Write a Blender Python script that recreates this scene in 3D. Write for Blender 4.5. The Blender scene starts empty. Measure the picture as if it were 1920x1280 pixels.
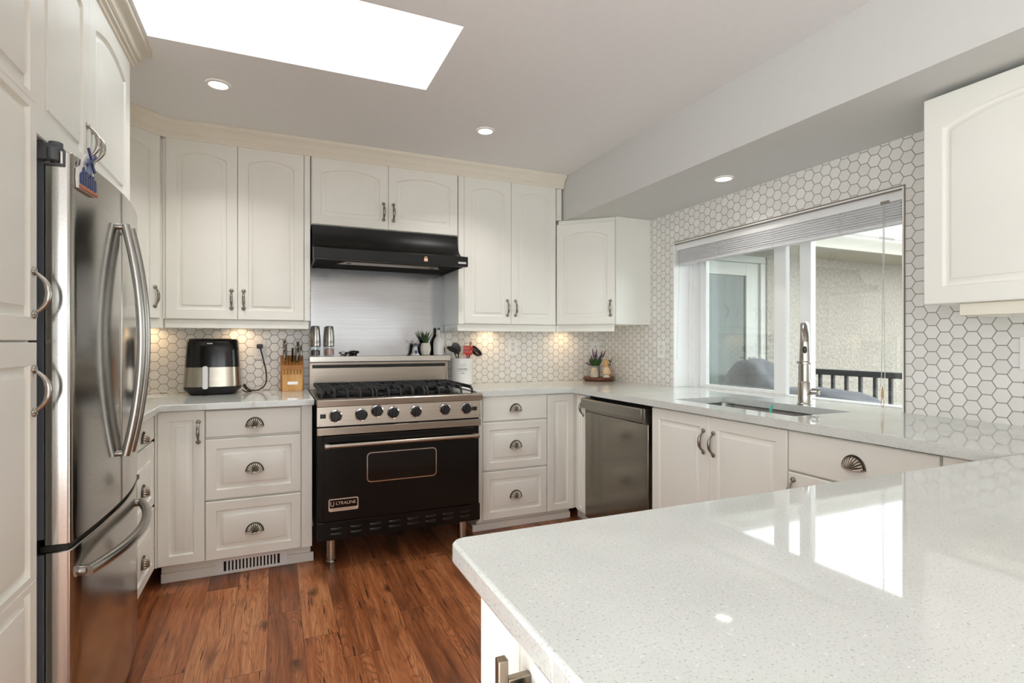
import bpy, bmesh, math, random
from mathutils import Vector, Matrix, Euler
random.seed(7)
S = bpy.context.scene
C = bpy.context.scene.collection
PI = math.pi
R = math.radians

# ---------------------------------------------------------------- camera, world, exposure
cam_data = bpy.data.cameras.new('camera')
cam_data.sensor_width = 36.0
cam_data.lens = 36.0 * 1003.0 / 1920.0
cam_data.shift_y = 1.8 / 1920.0
cam_data.clip_start = 0.02
cam = bpy.data.objects.new('camera', cam_data)
C.objects.link(cam)
cam.location = (0, 0, 1.135)
cam.rotation_euler = (R(90), 0, R(-23.83))
S.camera = cam

W = bpy.data.worlds.new('overcast_sky')
S.world = W
W.use_nodes = True
bg = W.node_tree.nodes['Background']
bg.inputs['Color'].default_value = (0.93, 0.98, 1.0, 1)
bg.inputs['Strength'].default_value = 3.6

S.view_settings.view_transform = 'Standard'
S.view_settings.look = 'None'
S.view_settings.gamma = 1.0
S.view_settings.use_curve_mapping = False
S.view_settings.exposure = 0.37
S.cycles.use_denoising = True
S.cycles.max_bounces = 14
S.cycles.diffuse_bounces = 6
S.cycles.glossy_bounces = 6
S.cycles.transparent_max_bounces = 16
S.cycles.sample_clamp_indirect = 6.0
S.cycles.caustics_reflective = False
S.cycles.caustics_refractive = False

def lamp(name, kind, loc, energy, color=(1, 1, 1), rot=(0, 0, 0), **kw):
    d = bpy.data.lights.new(name, kind)
    d.energy = energy
    d.color = color
    for k, v in kw.items():
        setattr(d, k, v)
    o = bpy.data.objects.new(name, d)
    C.objects.link(o)
    o.location = loc
    o.rotation_euler = rot
    return o

# ---------------------------------------------------------------- materials
def sl(r, g, b):
    f = lambda c: c / 12.92 if c <= 0.04045 else ((c + 0.055) / 1.055) ** 2.4
    return (f(r / 255), f(g / 255), f(b / 255), 1)

class NT:
    """small helper that writes maths into a node tree"""
    def __init__(s, m):
        s.t = m.node_tree
        s.n = s.t.nodes
        s.b = s.n['Principled BSDF']
    def node(s, typ, **kw):
        n = s.n.new(typ)
        for k, v in kw.items():
            setattr(n, k, v)
        return n
    def put(s, sock, v):
        if isinstance(v, bpy.types.NodeSocket):
            s.t.links.new(v, sock)
        else:
            sock.default_value = v
    def m(s, op, a, b=None, c=None):
        n = s.node('ShaderNodeMath', operation=op)
        s.put(n.inputs[0], a)
        if b is not None: s.put(n.inputs[1], b)
        if c is not None: s.put(n.inputs[2], c)
        return n.outputs[0]
    def vec(s, x, y, z):
        n = s.node('ShaderNodeCombineXYZ')
        for i, v in enumerate((x, y, z)): s.put(n.inputs[i], v)
        return n.outputs[0]
    def pos(s, obj=True):
        tc = s.node('ShaderNodeTexCoord')
        sp = s.node('ShaderNodeSeparateXYZ')
        s.t.links.new(tc.outputs['Object'], sp.inputs[0])
        return tc.outputs['Object'], sp.outputs[0], sp.outputs[1], sp.outputs[2]
    def noise(s, v, scale, detail=3.0, rough=0.5, dist=0.0, out='Fac'):
        n = s.node('ShaderNodeTexNoise')
        s.put(n.inputs['Vector'], v)
        s.put(n.inputs['Scale'], scale)
        s.put(n.inputs['Detail'], detail)
        s.put(n.inputs['Roughness'], rough)
        s.put(n.inputs['Distortion'], dist)
        return n.outputs[out]
    def white(s, v):
        n = s.node('ShaderNodeTexWhiteNoise', noise_dimensions='3D')
        s.put(n.inputs['Vector'], v)
        return n.outputs['Value']
    def ramp(s, f, stops, interp='LINEAR'):
        n = s.node('ShaderNodeValToRGB')
        n.color_ramp.interpolation = interp
        e = n.color_ramp.elements
        while len(e) < len(stops): e.new(0.5)
        for i, (p, c) in enumerate(stops):
            e[i].position = p
            e[i].color = c if len(c) == 4 else (*c, 1)
        s.put(n.inputs[0], f)
        return n.outputs[0]
    def mix(s, f, a, b, mode='MIX'):
        n = s.node('ShaderNodeMix', data_type='RGBA', blend_type=mode)
        s.put(n.inputs[0], f)
        s.put(n.inputs[6], a)
        s.put(n.inputs[7], b)
        return n.outputs[2]
    def bump(s, h, strength=0.2, dist=0.002):
        n = s.node('ShaderNodeBump')
        s.put(n.inputs['Height'], h)
        n.inputs['Strength'].default_value = strength
        n.inputs['Distance'].default_value = dist
        s.t.links.new(n.outputs[0], s.b.inputs['Normal'])
    def set(s, **kw):
        for k, v in kw.items():
            s.put(s.b.inputs[k], v)

def mat(name, color=(0.8, 0.8, 0.8, 1), rough=0.5, metal=0.0, emit=None, estr=0.0, coat=0.0, spec=0.5):
    m = bpy.data.materials.new(name)
    m.use_nodes = True
    b = m.node_tree.nodes['Principled BSDF']
    b.inputs['Base Color'].default_value = color
    b.inputs['Roughness'].default_value = rough
    b.inputs['Metallic'].default_value = metal
    b.inputs['Coat Weight'].default_value = coat
    b.inputs['Specular IOR Level'].default_value = spec
    if emit:
        b.inputs['Emission Color'].default_value = emit
        b.inputs['Emission Strength'].default_value = estr
    return m

def speckle(name, color, rough, amount=0.06, scale=40, metal=0, bump=0.0, bscale=None):
    """plain finish with faint procedural mottling"""
    m = mat(name, color, rough, metal)
    k = NT(m)
    v, x, y, z = k.pos()
    n = k.noise(v, scale, 4)
    lo = tuple(c * (1 - amount) for c in color[:3]) + (1,)
    hi = tuple(min(1, c * (1 + amount)) for c in color[:3]) + (1,)
    k.set(**{'Base Color': k.ramp(n, [(0.3, lo), (0.7, hi)])})
    if bump:
        k.bump(k.noise(v, bscale or scale * 4, 3), bump, 0.001)
    return m

M = {}
M['cabinet'] = speckle('cream_cabinet_paint', sl(236, 235, 227), 0.32, 0.012, 6)
M['cabinet_top'] = M['cabinet']
M['crown'] = speckle('cream_crown_paint', sl(236, 230, 215), 0.4, 0.015, 6)
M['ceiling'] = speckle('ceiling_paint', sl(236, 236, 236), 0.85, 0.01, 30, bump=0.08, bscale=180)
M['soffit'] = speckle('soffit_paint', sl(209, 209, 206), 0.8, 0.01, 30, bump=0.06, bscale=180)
M['white_wall'] = speckle('white_wall_paint', sl(225, 223, 218), 0.8, 0.01, 30)
M['vinyl'] = speckle('white_vinyl', sl(243, 243, 242), 0.3, 0.01, 10)
M['shaft'] = speckle('skylight_shaft_paint', sl(250, 250, 250), 0.8, 0.005, 10)
M['plastic_white'] = speckle('white_plastic', sl(238, 238, 236), 0.35, 0.01, 20)
M['black_plastic'] = speckle('black_plastic', sl(22, 22, 23), 0.35, 0.1, 30)
M['black_gloss'] = speckle('black_gloss', sl(13, 13, 14), 0.12, 0.1, 30)
M['enamel'] = speckle('black_enamel', sl(17, 16, 15), 0.22, 0.15, 8)
M['hood_black'] = speckle('satin_hood_black', sl(13, 12, 11), 0.38, 0.12, 8)
M['hood_black'].node_tree.nodes['Principled BSDF'].inputs['Specular IOR Level'].default_value = 0.35
M['enamel'].node_tree.nodes['Principled BSDF'].inputs['Specular IOR Level'].default_value = 0.28
M['cast_iron'] = speckle('cast_iron', sl(38, 39, 41), 0.55, 0.2, 60, bump=0.2, bscale=300)
M['dark_gap'] = speckle('dark_recess', sl(20, 19, 18), 0.8, 0.05, 20)
M['chrome'] = mat('chrome', sl(225, 225, 226), 0.09, 1.0)
M['nickel'] = speckle('satin_nickel', sl(180, 175, 167), 0.25, 0.05, 60, metal=1)
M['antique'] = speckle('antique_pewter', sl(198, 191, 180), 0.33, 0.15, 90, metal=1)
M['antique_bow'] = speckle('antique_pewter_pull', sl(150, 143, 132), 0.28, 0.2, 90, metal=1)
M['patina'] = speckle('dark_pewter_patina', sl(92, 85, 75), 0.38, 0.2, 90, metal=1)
M['bar_nickel'] = speckle('brushed_bar_nickel', sl(150, 138, 122), 0.35, 0.05, 60, metal=1)

def brushed(name, color, rough, axis, streak=0.12, wave=0.0, wscale=2.0, bstr=0.05, aniso=0.0):
    m = mat(name, color, rough, 1.0)
    k = NT(m)
    v, x, y, z = k.pos()
    sc = {'x': (3, 260, 260), 'y': (260, 3, 260), 'z': (260, 260, 3)}[axis]
    vv = k.vec(k.m('MULTIPLY', x, sc[0]), k.m('MULTIPLY', y, sc[1]), k.m('MULTIPLY', z, sc[2]))
    n = k.noise(vv, 1.0, 3)
    lo = tuple(c * (1 - streak) for c in color[:3]) + (1,)
    hi = tuple(min(1, c * (1 + streak)) for c in color[:3]) + (1,)
    k.set(**{'Base Color': k.ramp(n, [(0.3, lo), (0.7, hi)])})
    h = k.m('MULTIPLY', n, 0.05)
    if wave:
        h = k.m('ADD', h, k.m('MULTIPLY', k.noise(v, wscale, 1.0), wave))
    k.bump(h, bstr, 0.01)
    if aniso:
        tg = k.node('ShaderNodeTangent', direction_type='RADIAL', axis='Z')
        k.t.links.new(tg.outputs[0], k.b.inputs['Tangent'])
        k.b.inputs['Anisotropic'].default_value = aniso
        k.b.inputs['Anisotropic Rotation'].default_value = 0.25
    return m

M['steel'] = brushed('brushed_steel', sl(190, 186, 178), 0.24, 'x')
M['steel_v'] = brushed('fridge_steel', sl(176, 174, 169), 0.15, 'y', 0.06, 0.5, 1.5, 0.05, 0.65)
M['steel_edge'] = brushed('fridge_door_edge_steel', sl(186, 178, 165), 0.22, 'z', 0.1)
M['steel_bar'] = brushed('handle_steel', sl(176, 174, 170), 0.22, 'z', 0.08)
M['backsplash_steel'] = brushed('backsplash_steel', sl(168, 169, 170), 0.17, 'x', 0.06, 3.0, 3.0, 0.14, 0.6)
M['range_steel'] = brushed('range_steel', sl(170, 159, 147), 0.3, 'x', 0.06)
M['dish_steel'] = brushed('dishwasher_steel', sl(142, 138, 128), 0.16, 'y', 0.05)
M['dish_trim'] = brushed('dishwasher_trim_steel', sl(150, 146, 139), 0.3, 'y', 0.05)
M['sink_steel'] = brushed('sink_steel', sl(206, 204, 199), 0.48, 'y', 0.06)
M['gasket'] = speckle('grey_gasket', sl(88, 96, 106), 0.5, 0.08, 30)
M['hinge'] = speckle('grey_hinge_plastic', sl(84, 88, 92), 0.45, 0.05, 30)

# hexagonal tile
def hex_mat(name, ax, ca, cz, pitch=0.0505):
    m = mat(name, (1, 1, 1, 1), 0.22)
    k = NT(m)
    v, x, y, z = k.pos()
    a = {'x': x, 'y': y}[ax]
    px = k.m('MULTIPLY', k.m('SUBTRACT', a, ca), 1 / pitch)
    pz = k.m('MULTIPLY', k.m('SUBTRACT', z, cz), 1 / pitch)
    r3 = math.sqrt(3)
    def cell(ox, oz):
        gx = k.m('SUBTRACT', k.m('FLOORED_MODULO', k.m('ADD', px, ox), r3), r3 / 2)
        gz = k.m('SUBTRACT', k.m('FLOORED_MODULO', k.m('ADD', pz, oz), 1.0), 0.5)
        d = k.m('ADD', k.m('MULTIPLY', gx, gx), k.m('MULTIPLY', gz, gz))
        return gx, gz, d
    ax_, az_, ad = cell(r3 / 2, 0.5)
    bx_, bz_, bd = cell(0.0, 0.0)
    sel = k.m('LESS_THAN', ad, bd)
    inv = k.m('SUBTRACT', 1.0, sel)
    gx = k.m('ADD', k.m('MULTIPLY', ax_, sel), k.m('MULTIPLY', bx_, inv))
    gz = k.m('ADD', k.m('MULTIPLY', az_, sel), k.m('MULTIPLY', bz_, inv))
    agx = k.m('ABSOLUTE', gx)
    agz = k.m('ABSOLUTE', gz)
    dist = k.m('MAXIMUM', agz, k.m('ADD', k.m('MULTIPLY', agx, r3 / 2), k.m('MULTIPLY', agz, 0.5)))
    idv = k.vec(k.m('ROUND', k.m('MULTIPLY', k.m('SUBTRACT', px, gx), 2)), k.m('ROUND', k.m('MULTIPLY', k.m('SUBTRACT', pz, gz), 2)), 0.0)
    rnd = k.white(idv)
    tile = k.ramp(rnd, [(0.0, sl(229, 227, 222)), (1.0, sl(239, 237, 233))])
    g = k.ramp(dist, [(0.462, (0, 0, 0)), (0.474, (1, 1, 1))])
    k.set(**{'Base Color': k.mix(g, tile, sl(150, 147, 142)), 'Roughness': k.m('ADD', 0.2, k.m('MULTIPLY', g, 0.6))})
    k.bump(k.m('SUBTRACT', 1.0, g), 0.35, 0.0015)
    return m
M['hex_back'] = hex_mat('white_hexagon_tile_back', 'x', -0.1378, 1.079)
M['hex_right'] = hex_mat('white_hexagon_tile_right', 'y', 1.1096, 0.8974)
M['hex_left'] = hex_mat('white_hexagon_tile_left', 'y', 1.1096, 0.8974)

# quartz
def quartz():
    m = mat('speckled_quartz', (1, 1, 1, 1), 0.035)
    k = NT(m)
    v, x, y, z = k.pos()
    n1 = k.noise(v, 300, 2, 0.6)
    n2 = k.noise(v, 240, 2, 0.6)
    n3 = k.noise(v, 8, 3)
    base = k.ramp(n3, [(0.3, sl(209, 212, 208)), (0.7, sl(217, 220, 216))])
    s1 = k.ramp(n1, [(0.33, (1, 1, 1)), (0.42, (0, 0, 0))])
    c = k.mix(k.m('MULTIPLY', s1, 0.42), base, sl(140, 140, 138))
    s2 = k.ramp(n2, [(0.285, (1, 1, 1)), (0.325, (0, 0, 0))])
    c = k.mix(k.m('MULTIPLY', s2, 0.62), c, sl(104, 103, 102))
    s3 = k.ramp(k.noise(v, 210, 2, 0.6), [(0.67, (0, 0, 0)), (0.73, (1, 1, 1))])
    c = k.mix(k.m('MULTIPLY', s3, 0.6), c, sl(250, 250, 250))
    k.set(**{'Base Color': c})
    return m
M['quartz'] = quartz()

# wood plank floor (planks run along y)
def floor_mat():
    m = mat('hand_scraped_wood_planks', (1, 1, 1, 1), 0.3)
    k = NT(m)
    v, x, y, z = k.pos()
    wd, ln = 0.128, 1.15
    fx = k.m('DIVIDE', k.m('ADD', x, 0.03), wd)
    i = k.m('FLOOR', fx)
    off = k.m('MULTIPLY', k.white(k.vec(i, 3.0, 1.0)), ln)
    fy = k.m('DIVIDE', k.m('ADD', y, off), ln)
    j = k.m('FLOOR', fy)
    rid = k.white(k.vec(i, j, 7.0))
    rid2 = k.white(k.vec(i, j, 19.0))
    sh = k.m('MULTIPLY', rid, 40.0)
    # soft wander of the grain
    wob = k.m('MULTIPLY', k.m('SUBTRACT', k.noise(k.vec(k.m('MULTIPLY', x, 6.0), k.m('ADD', k.m('MULTIPLY', y, 2.0), sh), rid), 1.0, 2), 0.5), 0.045)
    gx = k.m('ADD', x, wob)
    def strand(fx_, fy_, det, ro, o_=0.0):
        return k.noise(k.vec(k.m('MULTIPLY', gx, fx_), k.m('ADD', k.m('MULTIPLY', y, fy_), sh), k.m('ADD', sh, o_)), 1.0, det, ro)
    fine = strand(260.0, 9.0, 3, 0.65)
    mid = strand(75.0, 3.2, 4, 0.6, 3.0)
    broad = strand(20.0, 1.2, 3, 0.5, 9.0)
    patch = k.noise(k.vec(k.m('MULTIPLY', x, 9.0), k.m('ADD', k.m('MULTIPLY', y, 2.6), sh), sh), 1.0, 3, 0.5)
    cath = k.noise(k.vec(k.m('MULTIPLY', x, 11.0), k.m('ADD', k.m('MULTIPLY', y, 1.5), sh), sh), 1.0, 1, 0.5)
    ring = k.m('ABSOLUTE', k.m('SUBTRACT', k.m('FRACT', k.m('MULTIPLY', k.m('ADD', cath, k.m('MULTIPLY', mid, 0.03)), 30.0)), 0.5))
    ringm = k.ramp(ring, [(0.04, (1, 1, 1)), (0.26, (0, 0, 0))])
    ringm = k.m('MULTIPLY', ringm, k.ramp(broad, [(0.45, (0, 0, 0)), (0.6, (1, 1, 1))]))
    tone = k.m('ADD', k.m('ADD', k.m('MULTIPLY', broad, 0.45), k.m('MULTIPLY', mid, 0.35)), k.m('MULTIPLY', rid, 0.20))
    c = k.ramp(tone, [(0.30, sl(96, 53, 31)), (0.42, sl(150, 87, 51)), (0.54, sl(186, 116, 72)), (0.70, sl(216, 152, 104))])
    c = k.mix(k.m('MULTIPLY', k.ramp(fine, [(0.36, (1, 1, 1)), (0.52, (0, 0, 0))]), 0.50), c, sl(92, 50, 28))
    c = k.mix(k.m('MULTIPLY', ringm, 0.45), c, sl(96, 54, 30))
    dark = k.ramp(patch, [(0.33, (1, 1, 1)), (0.47, (0, 0, 0))])
    c = k.mix(k.m('MULTIPLY', dark, 0.62), c, sl(84, 46, 28))
    streak = strand(60.0, 3.4, 3, 0.6, 5.0)
    c = k.mix(k.m('MULTIPLY', k.ramp(streak, [(0.31, (1, 1, 1)), (0.38, (0, 0, 0))]), 0.88), c, sl(48, 28, 19))
    # knots
    vo = k.node('ShaderNodeTexVoronoi', feature='F1')
    k.put(vo.inputs['Vector'], k.vec(k.m('MULTIPLY', x, 5.2), k.m('ADD', k.m('MULTIPLY', y, 2.3), sh), 0.0))
    vo.inputs['Scale'].default_value = 1.0
    kd = k.m('ADD', vo.outputs['Distance'], k.m('MULTIPLY', k.m('SUBTRACT', k.noise(v, 30, 2), 0.5), 0.12))
    knot = k.ramp(kd, [(0.05, (1, 1, 1)), (0.15, (0, 0, 0))])
    c = k.mix(k.m('MULTIPLY', knot, 0.8), c, sl(46, 27, 19))
    # seams
    ex = k.m('ABSOLUTE', k.m('SUBTRACT', k.m('FRACT', fx), 0.5))
    ey = k.m('ABSOLUTE', k.m('SUBTRACT', k.m('FRACT', fy), 0.5))
    sx = k.ramp(ex, [(0.484, (0, 0, 0)), (0.496, (1, 1, 1))])
    sy = k.ramp(ey, [(0.4975, (0, 0, 0)), (0.4992, (1, 1, 1))])
    seam = k.m('MAXIMUM', sx, sy)
    c = k.mix(k.m('MULTIPLY', seam, 0.45), c, sl(58, 34, 22))
    k.set(**{'Base Color': c, 'Roughness': k.m('ADD', 0.26, k.m('MULTIPLY', fine, 0.16))})
    k.bump(k.m('SUBTRACT', k.m('MULTIPLY', fine, 0.4), seam), 0.25, 0.001)
    return m
M['floor'] = floor_mat()

def glass_mat(name, tint=(1, 1, 1, 1), refl=0.12, rough=0.0):
    """pane: transparent with a mirror share that grows at grazing angles"""
    m = bpy.data.materials.new(name)
    m.use_nodes = True
    t = m.node_tree
    for n in list(t.nodes): t.nodes.remove(n)
    o = t.nodes.new('ShaderNodeOutputMaterial')
    mx = t.nodes.new('ShaderNodeMixShader')
    tr = t.nodes.new('ShaderNodeBsdfTransparent')
    gl = t.nodes.new('ShaderNodeBsdfGlossy')
    lw = t.nodes.new('ShaderNodeLayerWeight')
    pw = t.nodes.new('ShaderNodeMath')
    pw.operation = 'POWER'
    pw.inputs[1].default_value = 4.0
    ad = t.nodes.new('ShaderNodeMath')
    ad.operation = 'MULTIPLY_ADD'
    ad.inputs[1].default_value = 0.8
    ad.inputs[2].default_value = refl
    ad.use_clamp = True
    tr.inputs[0].default_value = tint
    gl.inputs['Roughness'].default_value = rough
    t.links.new(lw.outputs['Facing'], pw.inputs[0])
    t.links.new(pw.outputs[0], ad.inputs[0])
    t.links.new(ad.outputs[0], mx.inputs[0])
    t.links.new(tr.outputs[0], mx.inputs[1])
    t.links.new(gl.outputs[0], mx.inputs[2])
    t.links.new(mx.outputs[0], o.inputs[0])
    return m
M['glass'] = glass_mat('window_glass', (0.97, 0.985, 0.98, 1), 0.06)
M['clear'] = glass_mat('clear_glass', (0.95, 0.97, 0.97, 1), 0.06)

def wood(name, a, b, axis='z', rough=0.45, sc=18):
    m = mat(name, a, rough)
    k = NT(m)
    v, x, y, z = k.pos()
    w = {'x': (2, sc, sc), 'y': (sc, 2, sc), 'z': (sc, sc, 2)}[axis]
    n = k.noise(k.vec(k.m('MULTIPLY', x, w[0] * 2), k.m('MULTIPLY', y, w[1] * 2), k.m('MULTIPLY', z, w[2] * 2)), 1.0, 4, 0.6)
    k.set(**{'Base Color': k.ramp(n, [(0.3, a), (0.7, b)])})
    return m
M['maple'] = wood('maple_block', sl(206, 150, 84), sl(228, 178, 112))
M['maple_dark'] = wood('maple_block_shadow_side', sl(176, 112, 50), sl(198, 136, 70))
M['walnut'] = wood('walnut_board', sl(74, 42, 28), sl(122, 72, 48), 'x')
M['spoon_wood'] = wood('spoon_wood', sl(150, 105, 75), sl(185, 140, 105))
M['tan_wood'] = wood('turned_tan_wood', sl(205, 150, 92), sl(226, 178, 118), 'z', 0.5, 30)

def stucco():
    m = mat('cream_stucco', sl(222, 214, 200), 0.9)
    k = NT(m)
    v, x, y, z = k.pos()
    n = k.noise(v, 30, 6, 0.65)
    n2 = k.noise(v, 1.3, 3)
    c = k.ramp(n, [(0.3, sl(154, 147, 136)), (0.7, sl(188, 181, 171))])
    k.set(**{'Base Color': c})
    k.bump(n, 0.9, 0.03)
    return m
M['stucco'] = stucco()
def shingle():
    m = mat('grey_shingles', (0.3, 0.3, 0.3, 1), 0.9)
    k = NT(m)
    v, x, y, z = k.pos()
    row = k.m('FRACT', k.m('MULTIPLY', y, 7.0))
    tab = k.white(k.vec(k.m('FLOOR', k.m('MULTIPLY', x, 4.0)), k.m('FLOOR', k.m('MULTIPLY', y, 7.0)), 0.0))
    c = k.ramp(tab, [(0.0, sl(120, 117, 113)), (1.0, sl(160, 156, 151))])
    c = k.mix(k.ramp(row, [(0.0, (1, 1, 1)), (0.16, (0, 0, 0))]), c, sl(80, 78, 76))
    k.set(**{'Base Color': c})
    return m
M['shingle'] = shingle()
M['eave'] = speckle('cream_eave_paint', sl(178, 174, 165), 0.6, 0.02, 10)
def slotted():
    m = mat('vented_soffit', sl(214, 204, 186), 0.7)
    k = NT(m)
    v, x, y, z = k.pos()
    r = k.m('FRACT', k.m('MULTIPLY', x, 14.0))
    k.set(**{'Base Color': k.mix(k.ramp(r, [(0.0, (1, 1, 1)), (0.12, (0, 0, 0))]), sl(172, 165, 152), sl(140, 132, 120))})
    return m
M['vented'] = slotted()
M['door_paint'] = speckle('white_door_paint', sl(188, 188, 184), 0.4, 0.01, 10)
M['rail'] = speckle('dark_grey_metal_rail', sl(70, 70, 70), 0.5, 0.05, 20)
M['cover'] = speckle('grey_grill_cover', sl(100, 101, 108), 0.75, 0.06, 15, bump=0.15, bscale=60)
M['deck'] = speckle('grey_deck', sl(150, 146, 140), 0.8, 0.06, 12)
M['ground'] = speckle('garden_ground', sl(100, 105, 80), 0.95, 0.2, 2)
M['dark_glass'] = speckle('dark_door_glass', sl(70, 80, 76), 0.05, 0.2, 1.2)
M['leaf'] = speckle('green_leaf', sl(58, 92, 40), 0.6, 0.3, 30)
M['aloe'] = speckle('aloe_leaf', sl(48, 82, 38), 0.45, 0.35, 60)
M['lavender'] = speckle('lavender_bloom', sl(96, 72, 108), 0.8, 0.35, 120)
M['ceramic'] = speckle('white_ceramic', sl(236, 234, 230), 0.18, 0.012, 15)
M['ceramic_matte'] = speckle('ivory_ceramic', sl(232, 226, 214), 0.45, 0.03, 15)
M['stone_pot'] = speckle('striped_stone_pot', sl(206, 192, 172), 0.6, 0.15, 25)
M['grey_pot'] = speckle('grey_pot', sl(150, 148, 150), 0.6, 0.06, 25)
M['delft_blue'] = speckle('delft_blue', sl(42, 56, 110), 0.3, 0.25, 90)
M['delft_grey'] = speckle('delft_grey_blue', sl(120, 140, 165), 0.35, 0.2, 90)
M['terracotta'] = speckle('small_houses_orange', sl(176, 100, 66), 0.5, 0.3, 90)
M['red'] = speckle('red_nylon', sl(205, 36, 32), 0.35, 0.05, 30)
M['teal'] = speckle('teal_plastic', sl(92, 205, 178), 0.4, 0.04, 30)
M['pepper'] = speckle('peppercorns', sl(60, 48, 40), 0.7, 0.6, 220)
M['pink_salt'] = speckle('pink_salt', sl(214, 160, 152), 0.6, 0.18, 220)
M['cow'] = mat('black_white_patch', (1, 1, 1, 1), 0.3)
_k = NT(M['cow']); _v, _x, _y, _z = _k.pos()
_k.set(**{'Base Color': _k.ramp(_k.noise(_v, 70, 1), [(0.48, sl(20, 20, 20)), (0.52, sl(235, 232, 226))])})
M['ink'] = speckle('grey_print', sl(96, 98, 100), 0.6, 0.05, 40)
M['silver_print'] = mat('silver_print', sl(205, 203, 200), 0.3, 0.6)
M['badge_cream'] = mat('badge_copper', sl(214, 190, 172), 0.35, 0.3)
M['copper_print'] = mat('padlock_print', sl(240, 196, 160), 0.4)
M['blind'] = speckle('white_blind_slats', sl(238, 238, 240), 0.4, 0.02, 20)
_t = M['blind'].node_tree
_tl = _t.nodes.new('ShaderNodeBsdfTranslucent'); _tl.inputs[0].default_value = (0.9, 0.9, 0.91, 1)
_ms = _t.nodes.new('ShaderNodeMixShader'); _ms.inputs[0].default_value = 0.12
_t.links.new(_t.nodes['Principled BSDF'].outputs[0], _ms.inputs[1]); _t.links.new(_tl.outputs[0], _ms.inputs[2])
_t.links.new(_ms.outputs[0], _t.nodes['Material Output'].inputs[0])
M['cord'] = speckle('pale_cord', sl(206, 204, 198), 0.7, 0.05, 60)
M['tassel'] = speckle('tan_tassel', sl(196, 160, 118), 0.7, 0.15, 60)
M['lamp'] = mat('lit_lens', (1, 1, 1, 1), 0.5, 0, (1.0, 0.95, 0.89, 1), 3.5)
M['puck'] = mat('lit_puck', (1, 1, 1, 1), 0.5, 0, (1.0, 0.78, 0.52, 1), 8.0)
M['trim_white'] = speckle('white_lamp_trim', sl(236, 234, 230), 0.45, 0.01, 20)
M['skylight'] = glass_mat('skylight_pane', (0.98, 0.98, 0.98, 1), 0.06)

# ---------------------------------------------------------------- mesh builder
class MB:
    def __init__(s):
        s.v = []; s.f = []; s.mi = []; s.cur = 0
    def add(s, vs, fs):
        o = len(s.v)
        s.v += [tuple(p) for p in vs]
        for f in fs:
            s.f.append(tuple(i + o for i in f)); s.mi.append(s.cur)
        return s
    def m(s, i):
        s.cur = i
        return s
    def box(s, x0, x1, y0, y1, z0, z1):
        x0, x1 = sorted((x0, x1)); y0, y1 = sorted((y0, y1)); z0, z1 = sorted((z0, z1))
        vs = [(x, y, z) for z in (z0, z1) for y in (y0, y1) for x in (x0, x1)]
        return s.add(vs, [(0, 2, 3, 1), (4, 5, 7, 6), (0, 1, 5, 4), (2, 6, 7, 3), (0, 4, 6, 2), (1, 3, 7, 5)])
    def loft(s, loops, cap0=True, cap1=True, closed=True):
        n = len(loops[0]); vs = [p for l in loops for p in l]; fs = []
        for a in range(len(loops) - 1):
            for i in range(n if closed else n - 1):
                j = (i + 1) % n
                fs.append((a * n + i, a * n + j, (a + 1) * n + j, (a + 1) * n + i))
        if cap0: fs.append(tuple(range(n))[::-1])
        if cap1: fs.append(tuple((len(loops) - 1) * n + i for i in range(n)))
        return s.add(vs, fs)
    def prism(s, poly, z0, z1):
        return s.loft([[(x, y, z0) for x, y in poly], [(x, y, z1) for x, y in poly]])
    def extr(s, poly, fn0, fn1):
        return s.loft([[fn0(*p) for p in poly], [fn1(*p) for p in poly]])
    def lathe(s, prof, n=32, c=(0, 0, 0), axis='z', cap=True):
        L = []
        for r, h in prof:
            l = []
            for i in range(n):
                a = 2 * PI * i / n
                p = (r * math.cos(a), r * math.sin(a), h)
                if axis == 'y': p = (p[0], -p[2], p[1])
                if axis == 'x': p = (p[2], p[0], p[1])
                l.append((c[0] + p[0], c[1] + p[1], c[2] + p[2]))
            L.append(l)
        return s.loft(L, cap, cap)
    def cyl(s, p0, p1, r0, r1=None, n=24):
        return s.tube([p0, p1], [r0, r0 if r1 is None else r1], n)
    def tube(s, path, rad, n=14, flat=1.0):
        P = [Vector(p) for p in path]
        if not hasattr(rad, '__len__'): rad = [rad] * len(P)
        T = []
        for i in range(len(P)):
            a = P[max(i - 1, 0)]; b = P[min(i + 1, len(P) - 1)]
            T.append((b - a).normalized())
        up = Vector((0, 0, 1)) if abs(T[0].z) < 0.9 else Vector((1, 0, 0))
        nn = (up - T[0] * up.dot(T[0])).normalized()
        L = []
        for i, p in enumerate(P):
            nn = (nn - T[i] * nn.dot(T[i])).normalized()
            bb = T[i].cross(nn)
            L.append([tuple(p + (nn * math.cos(2 * PI * k / n) + bb * math.sin(2 * PI * k / n) * flat) * rad[i]) for k in range(n)])
        return s.loft(L)
    def ell(s, c, r, n=20, m=12, rot=None):
        prof = []
        L = []
        for j in range(m + 1):
            t = -PI / 2 + PI * j / m
            rr = max(math.cos(t), 1e-4)
            l = []
            for i in range(n):
                a = 2 * PI * i / n
                p = Vector((r[0] * rr * math.cos(a), r[1] * rr * math.sin(a), r[2] * math.sin(t)))
                if rot: p = rot @ p
                l.append((c[0] + p.x, c[1] + p.y, c[2] + p.z))
            L.append(l)
        return s.loft(L)
    def xf(s, mtx, start=0):
        for i in range(start, len(s.v)):
            s.v[i] = tuple(mtx @ Vector(s.v[i]))
        return s

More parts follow.
